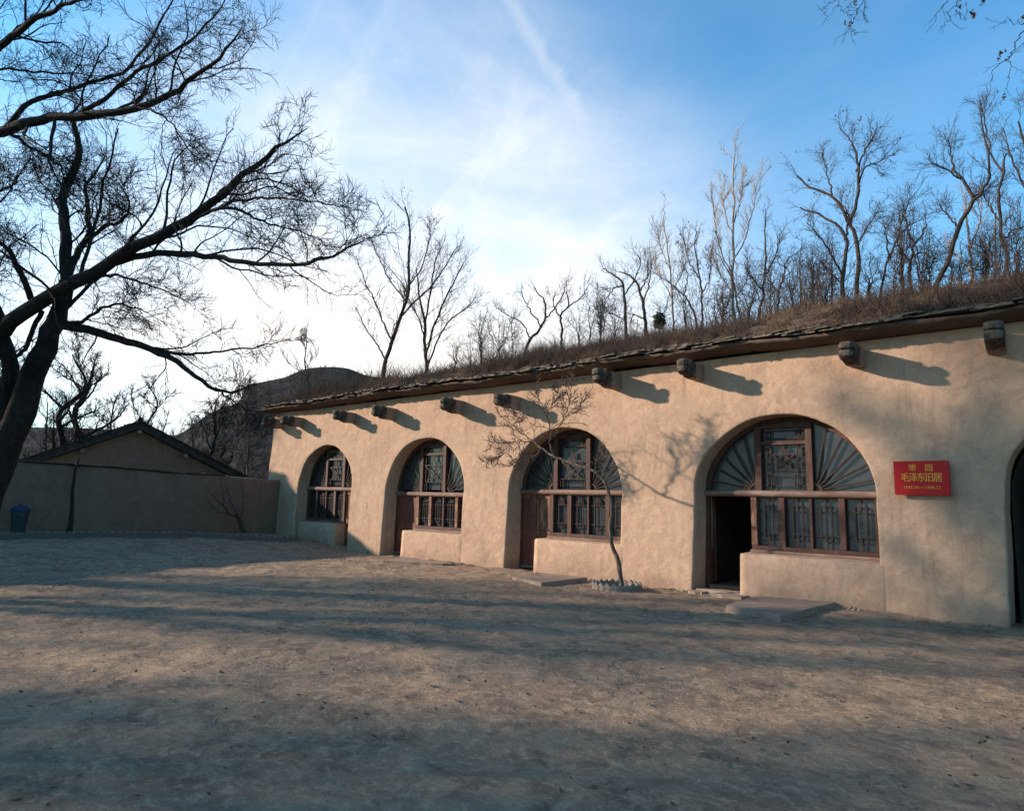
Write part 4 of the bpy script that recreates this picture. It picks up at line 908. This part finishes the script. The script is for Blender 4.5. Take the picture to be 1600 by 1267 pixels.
free_tree('bare_tree', 'tall thin leafless tree standing alone before the hill top', b[0], b[1], 3.0, tp[2]-3.0, 68, M_BARKB, (.02, 0), .10, .34, 8, lv(8, 6, .4, .5, .3, (.3, .7), .014), upb=.9, fork=.25)
ground_tree('leafless tree at the foot of the hill nearest the cave dwelling', 385, 745, 640, 45, 69, 9, .45, .12)
# scrub on the hill and bushes behind the yard wall
r = np.random.default_rng(88); n = 2600; jj = r.integers(20, 240, n); ii = r.integers(22, 66, n); Bp = HILL[ii, jj]+r.normal(0, .8, (n, 3))*np.array([1, 1, 0])
P0 = np.zeros((n, 4, 3)); hh = r.uniform(.8, 2.6, n)*(.4+.6*r.random(n))
for k in range(4): P0[:, k] = Bp; P0[:, k, 2] += hh*k/3-.2*(k == 0); P0[:, k, :2] += r.normal(0, .08, (n, 2))*k
c1 = grow(P0, np.tile(np.linspace(.05, .02, 4), (n, 1)), 7, 4, .55, (.3, .8), r, t0=.15, up=.3, wig=.15, rmin=.02, lenmin=.4)
V, F = join_np([tubes(P0, np.tile(np.linspace(.05, .02, 4), (n, 1)), 3), tubes(c1[0], c1[1], 3)])
o = obj('hill_brush', mesh_np('hill_brush', V, F), M_BRUSH); o['kind'] = 'stuff'; tag(o, 'leafless scrub covering the distant hill', 'brush')
def flat_z(x, y): return ground_h(x, y)
tufts(1500, (-34, -24.5), (.8, 9), (.5, 1.3), M_RUST, 'red_brown_bushes', 'red brown dead bushes behind the yard wall near the dwelling corner', 14, .8, 91, -.05, 'brush', .008, flat_z, steps=4)
tufts(2600, (-50, -24), (1, 26), (.5, 1.5), M_DRY, 'field_grass', 'tall dry grass in the field behind the yard wall', 9, .6, 92, -.08, 'grass', .008, flat_z, steps=3)

# ------------------------------------------------------------------ overhanging twigs, upper right
def P5(pts, d): return [at_depth(1280+x/5, y/5, d+.05*k) for k, (x, y) in enumerate(pts)]
r = np.random.default_rng(12); dO = 6.5; rt = np.array([6.5, -9.5, 0.0]); pw = dO/FPX/5/2
tr = [rt, rt+np.array([-.2, .1, 2.5]), rt+np.array([-.3, .5, 5.2]), at_depth(1900, -420, dO+1)]
LO = [(np.array(tr), .22, .07)]
hubA = at_depth(1900, -420, dO+1)
for pts, r0 in (([(1750, 150), (1600, 250), (1530, 340), (1480, 440), (1400, 520), (1330, 620), (1240, 680)], 11), ([(1480, 440), (1490, 540), (1470, 680), (1450, 760)], 6), ([(1620, 180), (1540, 185), (1480, 165), (1380, 190), (1340, 170)], 5), ([(1250, -120), (1100, -10), (1040, 90), (1000, 170), (940, 270)], 8), ([(1080, -30), (1000, 10), (930, 80), (910, 160), (855, 235)], 7), ([(1050, 90), (1100, 110), (1125, 170)], 4),
                 ([(480, -150), (370, -20), (320, 80), (250, 180), (240, 230), (110, 345)], 7), ([(140, -40), (150, 20), (190, 90), (270, 130)], 5), ([(130, 0), (60, 40), (40, 110), (80, 150)], 4), ([(360, 20), (350, 100), (370, 180)], 4), ([(245, 225), (290, 275)], 3), ([(250, 20), (220, 60), (250, 130), (300, 100)], 4)):
    LO.append((np.array(P5(pts, dO+r.uniform(-.25, .25))), r0*pw, 1.6*pw))
for e in ((1250, -120), (480, -150), (140, -40), (1750, 150)):
    q = np.array(P5([e], dO)[0]); LO.append((np.array([hubA, hubA*.5+q*.5+np.array([0, 0, .25]), q]), .05, 11*pw))
t = make_tree('overhanging_tree', 'leafless tree whose thin twigs with dry pods hang into the upper right corner', LO, r, [dict(n=3, K=6, lenf=.3, ang=(.4, 1.0), t0=.2, up=-.1, wig=.2, rf=.6, rmin=.0022, tipr=.5, sides=3, lenmin=.08), dict(n=2, K=4, lenf=.5, ang=(.4, 1.), t0=.2, up=-.05, wig=.2, rf=.7, rmin=.0018, sides=3, lenmin=.05)], M_BARK, sides=5, base=rt)
for (x, y, s_) in ((275, 35, 28), (200, 180, 18), (248, 190, 26), (1100, 50, 20), (1145, 40, 16), (1280, 20, 32), (1205, 120, 32), (1415, 410, 28), (1455, 390, 16), (1400, 465, 18), (1440, 765, 26), (1395, 720, 12), (1590, 140, 30), (205, 5, 12)):
    c_ = at_depth(1280+x/5, y/5, dO); C = c_[None]+r.normal(0, 1, (14, 3))*s_*pw*np.array([.5, .5, 1.1]); V, F = leaf_quads(C-rt, s_*pw*1.1, r); obj('seed_pod', mesh_np('seed_pod', V, F), M_POD, t)

# ------------------------------------------------------------------ small tree in front of the third arch, brick ring round it
def Z2(pts, y0_, y1_): n = len(pts); return np.array([at_y(740+x/3.3333, 560+y/3.3333, y0_+(y1_-y0_)*k/max(1, n-1)) for k, (x, y) in enumerate(pts)])
r = np.random.default_rng(5); pz = 11.7/FPX/3.333/2
ST = Z2([(775, 1212), (760, 1100), (738, 1010), (716, 930), (712, 880), (726, 800), (714, 720), (690, 650), (650, 605), (570, 565), (490, 540), (420, 510)], -1.2, -1.15)
ST[0][2] = gz(ST[0][0], ST[0][1])-.08
SL = [(ST, 27*pz, 12*pz)]
for pts, a_, b_, w0 in (([(425, 512), (350, 460), (310, 430), (250, 390), (190, 340), (130, 300)], -1.15, -.9, 10), ([(420, 508), (400, 450), (400, 370), (375, 290), (340, 220), (320, 160)], -1.15, -1.5, 9), ([(402, 420), (450, 350), (480, 300), (540, 270), (600, 190)], -1.2, -1.4, 6), ([(650, 605), (660, 560), (655, 490)], -1.2, -1.25, 7), ([(312, 432), (250, 435), (170, 440), (90, 440)], -1., -1.4, 6), ([(480, 300), (500, 220), (528, 90)], -1.3, -1.3, 3), ([(376, 290), (420, 230), (440, 150)], -1.4, -1.6, 5), ([(170, 440), (150, 500), (70, 530)], -1.2, -1.3, 3), ([(350, 462), (330, 500), (250, 520), (190, 560)], -1.1, -1.0, 4), ([(250, 392), (230, 320), (200, 250)], -1.0, -.8, 4)):
    SL.append((Z2(pts, a_, b_), w0*1.35*pz, 2.4*pz))
make_tree('small_bare_tree', 'small crooked leafless tree in a brick ring before the third arched window', SL, r, [dict(n=15, K=8, lenf=.42, ang=(.35, .95), t0=.25, up=.06, wig=.16, rf=.5, rmin=.0075, tipr=.45, sides=3, lenmin=.22), dict(n=9, K=5, lenf=.5, ang=(.35, .95), t0=.15, up=.03, wig=.16, rf=.6, rmin=.0052, tipr=.6, sides=3, lenmin=.14)], M_TRUNK, sides=8, skip=1, pods=.12, podm=.012, base=ST[0])
def bricks(pts, name, label, cat, size, tilt=math.pi/4, mb=None):
    t = thing(name, label, cat, None, (pts[0][0], pts[0][1], 0)); mm = []
    for k in range(3):
        w_, th, h_ = size; me = MB().box(-w_/2, -th/2, -h_/2, w_/2, th/2, h_/2).mesh('brick', .005); me.materials.append(mb or M_BRICK); mm.append(me)
    for (x, y, a_) in pts:
        o_ = obj('brick', random.choice(mm), None, t); z = gz(x, y)
        R_ = Matrix.Rotation(a_+random.uniform(-.12, .12), 4, 'Z') @ Matrix.Rotation(tilt+random.uniform(-.08, .08), 4, 'Y')
        o_.matrix_basis = Matrix.Translation((x-pts[0][0], y-pts[0][1], z+.05+random.uniform(-.014, .014))) @ R_
    return t
ring = []; rc = (-7.32, -.92)
for k in range(22):
    a_ = 2*math.pi*k/22; ring.append((rc[0]+.47*math.cos(a_), rc[1]+.44*math.sin(a_), a_+math.pi/2))
bricks(ring, 'brick_ring', 'ring of slanted grey bricks set on edge round the small tree', 'edging', (.15, .055, .15))
e = []; Pa = np.array([-19.55, -.55]); Pb = np.array([-20.55, -3.6]); Pc = np.array([-20.6, -9.5])
def along(a, b, st):
    n = int(np.linalg.norm(b-a)/st); return [(*(a+(b-a)*k/n), math.atan2(*(b-a)[::-1])) for k in range(n)]
bricks(along(Pa, Pb, .185)+along(Pb, Pc, .185), 'brick_edging', 'long zigzag row of tilted grey bricks edging the bed along the yard wall', 'edging', (.2, .06, .2), mb=M_BRICKD)
# raised bed behind the edging
bed = []
for t_ in np.linspace(0, 1, 40):
    yy = -.2-9.6*t_; xe = np.interp(-yy, [.5, 3.6, 9.8], [-19.6, -20.53, -20.58]); bed.append([(xe+(-21.9-xe)*q, yy, float(ground_h(xe, yy))+.03+.10*min(1, q*4)-(.08 if q == 0 else 0)+fbm(np.array([yy*2.]), np.array([q*4.]), 3, 4)[0]*.05) for q in np.linspace(0, 1, 10)])
o = obj('planting_bed', grid_mesh('planting_bed', np.array(bed, float)), M_GROUND); o['kind'] = 'structure'

# ------------------------------------------------------------------ yard wall
yw = thing('yard_wall', 'plain mud plastered yard wall running left from the corner of the cave dwelling', 'wall', None, (-22, 0, 0))
ys = np.linspace(.12, -16, 90)
def wt(y): return 2.17+.038*(-y)+.012*math.sin(y*2.1)+.008*math.sin(y*5.3)
S = []
for (dx, fz) in ((0, 0), (0, .25), (0, .5), (0, .75), (0, .96), (-.015, .985), (-.05, 1.), (-.2, 1.01), (-.37, 1.), (-.42, .97), (-.43, .5), (-.43, 0)):
    S.append([(.18+dx+(-.05*fz if dx > -.3 else 0)+float(fbm(np.array([y*.8]), np.array([fz*2.+dx]), 3, 61)[0])*.05, y, fz*wt(y)+(-.1 if fz == 0 else 0)) for y in ys])
S = np.array(S, float); wm = grid_mesh('plaster_wall', S); bm = bmesh.new(); bm.from_mesh(wm); bmesh.ops.recalc_face_normals(bm, faces=bm.faces); bm.to_mesh(wm); bm.free()
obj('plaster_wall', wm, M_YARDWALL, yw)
cmz = []
for k in range(4):
    me = MB().box(-.2, -.3, 0, .2, .3, .035).mesh('coping_stone', .006)
    for v_ in me.vertices: v_.co += Vector((random.uniform(-.02, .02), random.uniform(-.03, .03), random.uniform(-.005, .005)))
    me.materials.append(M_SLATE); cmz.append(me)
y = -1.9
while y > -15:
    L_ = random.uniform(.5, .75); o = obj('coping_stone', random.choice(cmz), None, yw); o.location = (-.02+random.uniform(-.02, .02), y-L_/2, wt(y-L_/2)+.012); o.scale = (1, L_/.6, random.uniform(.7, 1.1)); o.rotation_euler = (random.uniform(-.02, .02)-.038, random.uniform(-.03, .05), random.uniform(-.05, .05)); y -= L_+.005

# pole leaning against the wall
pb = np.array([-21.0, -6.55, .45]); ptp = np.array([-21.78, -6.3, 2.62]); kk = np.linspace(0, 1, 12)[:, None]; P = pb*(1-kk)+ptp*kk; P[:, 1] += .03*np.sin(kk[:, 0]*7); P[1:-1] += rng.normal(0, .006, (10, 3))
V, F = tubes((P-pb)[None], (np.array([.085, .075, .062, .055, .05, .048, .045, .042, .04, .036, .034, .03]))[None], 8)
o = obj('leaning_pole', mesh_np('leaning_pole', V, F, True), M_BARK); o.location = tuple(pb); tag(o, 'crooked dark wooden pole leaning against the yard wall', 'pole')

# small bare shrub at the foot of the yard wall
def Z5(pts, x0, x1):
    out = []
    for k, (x, y) in enumerate(pts):
        rr = ray(x/3.478, 640+y/3.478); X_ = x0+(x1-x0)*k/(len(pts)-1); out.append(CAMP+rr*((X_-CAMP[0])/rr[0]))
    return np.array(out)
r = np.random.default_rng(19); sp_ = 22/FPX/3.478/2
sl_ = [(Z5([(1325, 668), (1312, 630), (1300, 600), (1285, 570)], -21.0, -21.0), 26*sp_, 15*sp_)]
for pts, w0 in (([(1290, 585), (1250, 570), (1215, 520), (1180, 490), (1140, 460)], 9), ([(1300, 590), (1315, 560), (1325, 500), (1315, 400)], 7), ([(1285, 570), (1260, 510), (1235, 430), (1225, 390)], 6), ([(1215, 520), (1210, 450), (1202, 390)], 5), ([(1250, 570), (1190, 555), (1150, 520), (1125, 480)], 5)):
    sl_.append((Z5(pts, -21.0, -21.1+r.uniform(-.3, .4)), w0*sp_, 2*sp_))
make_tree('bare_yard_shrub', 'small leafless shrub growing in the bed against the yard wall', sl_, r, [dict(n=7, K=6, lenf=.3, ang=(.3, .9), t0=.2, up=.1, wig=.15, rf=.5, rmin=.005, sides=3, lenmin=.12), dict(n=3, K=4, lenf=.5, ang=(.3, .9), t0=.2, up=.1, wig=.15, rf=.6, rmin=.0035, sides=3, lenmin=.08)], M_BARKB, cat='shrub', sides=6)

# litter bin
bx_, by_ = -21.1, -7.66; bz_ = gz(bx_, by_)+.06
tb = thing('litter_bin', 'dark litter bin with a domed blue lid beside the yard wall', 'bin', None, (bx_, by_, bz_))
def lathe(prof, n=24):
    V = []; F = []
    for (r_, z_) in prof: V += [(r_*math.cos(2*math.pi*k/n), r_*math.sin(2*math.pi*k/n), z_) for k in range(n)]
    for j in range(len(prof)-1):
        for k in range(n): F.append((j*n+k, j*n+(k+1) % n, (j+1)*n+(k+1) % n, (j+1)*n+k))
    F.append(tuple(range(n))[::-1]); F.append(tuple(range((len(prof)-1)*n, len(prof)*n)))
    return MB().add(V, F).mesh('lathe', smooth=True)
obj('bin_body', lathe([(.17, 0), (.18, .02), (.235, .58), (.25, .6), (.25, .64), (.22, .65)]), M_BIN, tb)
obj('bin_lid', lathe([(.27, .655), (.275, .68), (.24, .74), (.16, .81), (.05, .85), (.02, .86), (.02, .90), (.01, .91)]), M_BINLID, tb)
for sx in (-1, 1): obj('bin_handle', MB().box(sx*.25-.02, -.05, .5, sx*.25+.02, .05, .6).mesh('bin_handle', .008), M_BIN, tb)
tb.scale = (.82, .82, .86)
obj('bin_base', MB().box(-.2, -.2, -.06, .2, .2, -.003).mesh('bin_base', .01), M_BRICK, tb)

# ------------------------------------------------------------------ neighbouring low house
nh = thing('low_house', 'low gabled mud house with a grey tiled roof behind the yard wall', 'house', None, (-26.8, -2.95, 0)); nh.rotation_euler = (0, 0, math.radians(-15))
pk, zpk, sR, sL = 0.0, 4.10, .494, .46; yR, yL = 4.5, -5.2
gv = [(0, yL+.5, 0), (0, yR-.5, 0), (0, yR-.5, zpk-sR*(yR-.5)), (0, 0, zpk), (0, yL+.5, zpk-sL*-(yL+.5))]
m_ = MB(); V = gv+[(x-8, y, z) for x, y, z in gv]; m_.add(V, [(0, 1, 2, 3, 4), (9, 8, 7, 6, 5), (0, 5, 6, 1), (1, 6, 7, 2), (4, 9, 5, 0), (2, 7, 8, 3), (3, 8, 9, 4)])
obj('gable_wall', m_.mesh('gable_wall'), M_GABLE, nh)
for sgn, yl_, sl__ in ((1, yR, sR), (-1, yL, sL)):
    a0 = (.32, 0, zpk+.03); a1 = (.32, yl_, zpk+.03-sl__*abs(yl_)); th = .10
    m_ = MB(); V = [a0, a1, (-8.3, a1[1], a1[2]), (-8.3, 0, a0[2])]; V = V+[(x, y, z+th) for x, y, z in V]
    m_.add(V, [(0, 1, 2, 3), (7, 6, 5, 4), (0, 4, 5, 1), (1, 5, 6, 2), (2, 6, 7, 3), (3, 7, 4, 0)]); obj('roof_slope', m_.mesh('roof_slope'), M_TILE, nh)
    ln = math.hypot(yl_, sl__*abs(yl_)); nt_ = int(ln/.13); tm = MB().box(-.26, -.09, 0, .26, .09, .028).mesh('verge_tile', .006); tm.materials.append(M_TILE)
    ang = math.atan(sl__)*(-sgn)
    for k in range(nt_):
        t_ = (k+.5)/nt_; o = obj('verge_tile', tm, None, nh); o.location = (.16+random.uniform(-.02, .02), yl_*t_, zpk+.03-sl__*abs(yl_)*t_+th+.012+random.uniform(0, .012)); o.rotation_euler = (ang+sgn*.10+random.uniform(-.02, .02), random.uniform(-.03, .03), random.uniform(-.04, .04))
    # rows of tiles further along the roof, joined
    m_ = MB()
    for k in range(18):
        x = -.3-k*.45
        m_.box(x-.2, min(0, yl_), -.0, x, max(0, yl_), .03)
    tl = m_.mesh('roof_tiles'); o = obj('roof_tiles', tl, M_TILE, nh)
    for v_ in tl.vertices: v_.co.z += zpk+.035+th-sl__*abs(v_.co.y)
    o['kind'] = 'stuff'
    obj('barge_mud', MB().bar((0, 0), (0, 0), .01, .01, 0).mesh('b') if False else MB().add([(.0, 0, zpk-.16), (.0, yl_*.97, zpk-.16-sl__*abs(yl_)*.97), (.30, yl_*.97, zpk-.12-sl__*abs(yl_)*.97), (.30, 0, zpk-.12), (.0, 0, zpk+.02), (.0, yl_*.97, zpk+.02-sl__*abs(yl_)*.97), (.30, yl_*.97, zpk+.02-sl__*abs(yl_)*.97), (.30, 0, zpk+.02)], [(0, 1, 2, 3), (7, 6, 5, 4), (0, 4, 5, 1), (1, 5, 6, 2), (2, 6, 7, 3), (3, 7, 4, 0)]).mesh('barge_mud'), M_TILE, nh)
for (y_, z_) in ((0, zpk-.25), (1.62, zpk-.25-sR*1.62), (3.1, zpk-.25-sR*3.1), (-1.7, zpk-.25-sL*1.7), (-3.3, zpk-.25-sL*3.3)):
    V, F = tubes(np.array([[[-.1, y_, z_], [.12, y_, z_], [.36, y_, z_]]]), np.array([[.085, .085, .08]]), 12); me = mesh_np('purlin_end', V, F, False); bm = bmesh.new(); bm.from_mesh(me); bm.verts.ensure_lookup_table(); bm.faces.new([bm.verts[24+k] for k in range(12)]); bmesh.ops.recalc_face_normals(bm, faces=bm.faces); bm.to_mesh(me); bm.free(); obj('purlin_end', me, M_BEAM, nh)
rv_, rf_ = tubes(np.array([[[.36, 0, zpk+.2], [-4, 0, zpk+.2], [-8.4, 0, zpk+.2]]]), np.array([[.09, .09, .09]]), 8); obj('ridge', mesh_np('ridge', rv_, rf_), M_TILE, nh)

rr_ = np.random.default_rng(31); n = 2600; X = rr_.uniform(-17.5, 3, n); Y = .02-np.abs(rr_.normal(0, .13, n)); k_ = (fbm(X*1.3, Y, 3, 66) > -.04); X = X[k_]; Y = Y[k_]
Zr = ground_h(X, Y)+fbm(X*.7, Y*.7, 3, 3)*.09+fbm(X*3, Y*3, 4, 5)*.06; sz_ = rr_.uniform(.012, .032, len(X))*(1+1.2*(rr_.random(len(X)) < .06))
oc = np.array([(1, 0, 0), (.2, 1, 0), (-1, .1, 0), (0, -1, 0), (.1, .1, .7), (0, 0, -.4)], float)
V = np.stack([X, Y, Zr], 1)[:, None, :]+oc[None]*sz_[:, None, None]*rr_.uniform(.5, 1.4, (len(X), 6, 1)); f_ = np.array([(0, 1, 4), (1, 2, 4), (2, 3, 4), (3, 0, 4)])
o = obj('plaster_crumbs', mesh_np('plaster_crumbs', V.reshape(-1, 3), (np.arange(len(X))[:, None, None]*6+f_[None]).reshape(-1, 3)), M_GROUND); o['kind'] = 'stuff'; tag(o, 'crumbs of mud plaster fallen along the foot of the facade', 'rubble')

# ------------------------------------------------------------------ red sign with gold lettering
sx0, sx1, sz0, sz1 = -2.515, -1.735, 1.925, 2.475
sg = thing('wall_sign', 'red rectangular wall sign with gold Chinese lettering right of the open doorway', 'sign', None, ((sx0+sx1)/2, .09, (sz0+sz1)/2))
W_, H_ = sx1-sx0, sz1-sz0
ya = -.10
obj('sign_panel', MB().box(-W_/2, ya-.03, -H_/2, W_/2, ya+.025, H_/2).mesh('sign_panel', .008), M_RED, sg)
obj('sign_mount', MB().box(-W_/2+.06, ya+.026, -H_/2+.06, W_/2-.06, .12, H_/2-.06).mesh('sign_mount'), M_IRON, sg)
for qx in (-1, 1):
    for qz in (-1, 1):
        V, F = tubes(np.array([[[qx*(W_/2-.035), ya-.026, qz*(H_/2-.035)], [qx*(W_/2-.035), ya-.036, qz*(H_/2-.035)], [qx*(W_/2-.035), ya-.038, qz*(H_/2-.035)]]]), np.array([[.009, .009, .001]]), 8); obj('screw', mesh_np('screw', V, F), M_IRON, sg)
def text(s, x, z, size, wmul=1.0, bold=.004):
    cu = bpy.data.curves.new('t', 'FONT'); cu.body = s; cu.align_x = 'CENTER'; cu.align_y = 'CENTER'; cu.size = size; cu.extrude = .002; cu.offset = bold*size*2; cu.resolution_u = 3
    o_ = bpy.data.objects.new('t', cu); COL.objects.link(o_); bpy.context.view_layer.update(); d_ = bpy.context.evaluated_depsgraph_get()
    me = bpy.data.meshes.new_from_object(o_.evaluated_get(d_)); bpy.data.objects.remove(o_); me.materials.clear(); me.materials.append(M_GOLD)
    q = obj('lettering', me, None, sg); q.rotation_euler = (math.pi/2, 0, 0); q.location = (x, ya-.033, z); q.scale = (wmul, 1, 1); return q
text('枣', -.115, .155, .12); text('园', .115, .155, .12)
for k, ch in enumerate('毛泽东旧居'): text(ch, -.228+.115*k, .0, .155, .84)
text('1943.10', -.155, -.155, .07, .95); text('1945.12', .155, -.155, .07, .95)
obj('lettering', MB().box(-.045, ya-.0345, -.158, .045, ya-.031, -.151).mesh('lettering'), M_GOLD, sg)

# ------------------------------------------------------------------ doorstep slabs
def slab(pts, h, label, name='stone_slab', m=M_STONE, zoff=0):
    cx_, cy_ = np.mean(pts, axis=0); z = max(gz(cx_, cy_), gz(*pts[0]), gz(*pts[1]))+.004+zoff; n_ = len(pts); m_ = MB()
    P_ = []
    for k in range(n_):
        a_, b_ = np.array(pts[k]), np.array(pts[(k+1) % n_])
        for t_ in np.linspace(0, 1, 6)[:-1]: P_.append(a_+(b_-a_)*t_+rng.normal(0, .018, 2))
    nn_ = len(P_); V = [(x-cx_, y_-cy_, -.12) for x, y_ in P_]+[(x-cx_, y_-cy_, h-.01+rng.normal(0, .002)) for x, y_ in P_]+[((x-cx_)*.985, (y_-cy_)*.985, h) for x, y_ in P_]
    F = [tuple(range(2*nn_, 3*nn_))]
    for b0 in (0, nn_): F += [(b0+j, b0+(j+1) % nn_, b0+nn_+(j+1) % nn_, b0+nn_+j) for j in range(nn_)]
    o_ = obj(name, m_.add(V, F).mesh(name), m); o_.location = (cx_, cy_, z); tag(o_, label, 'slab'); return o_
slab([(-4.72, -1.80), (-3.69, -2.12), (-3.52, .0), (-4.75, -.30)], .085, 'largest pale stone slab laid before the open doorway')
slab([(-9.55, -1.50), (-8.55, -1.78), (-8.45, -.35), (-9.50, -.36)], .06, 'pale stone slab before the closed door behind the small tree')
slab([(-14.15, -1.30), (-12.60, -.62), (-12.50, -.35), (-14.4, -.25)], .05, 'worn stone slab before the closed door second from the left')
slab([(-6.05, .05), (-5.15, -.02), (-5.15, .30), (-6.05, .36)], .05, 'long thin step stone directly under the open doorway')
slab([(-5.62, -.30), (-5.05, -.34), (-5.02, -.06), (-5.55, -.04)], .035, 'small flat stone lying between the step stone and the largest slab')
slab([(-6.20, -.22), (-5.85, -.20), (-5.85, .0), (-6.15, .02)], .03, 'small flat stone at the left foot of the open doorway')
print('objects', len(bpy.data.objects), 'tris', sum(sum(len(p.vertices)-2 for p in o_.data.polygons) if len(o_.data.polygons) < 5000 else len(o_.data.polygons)*2 for o_ in bpy.data.objects if o_.type == 'MESH'))
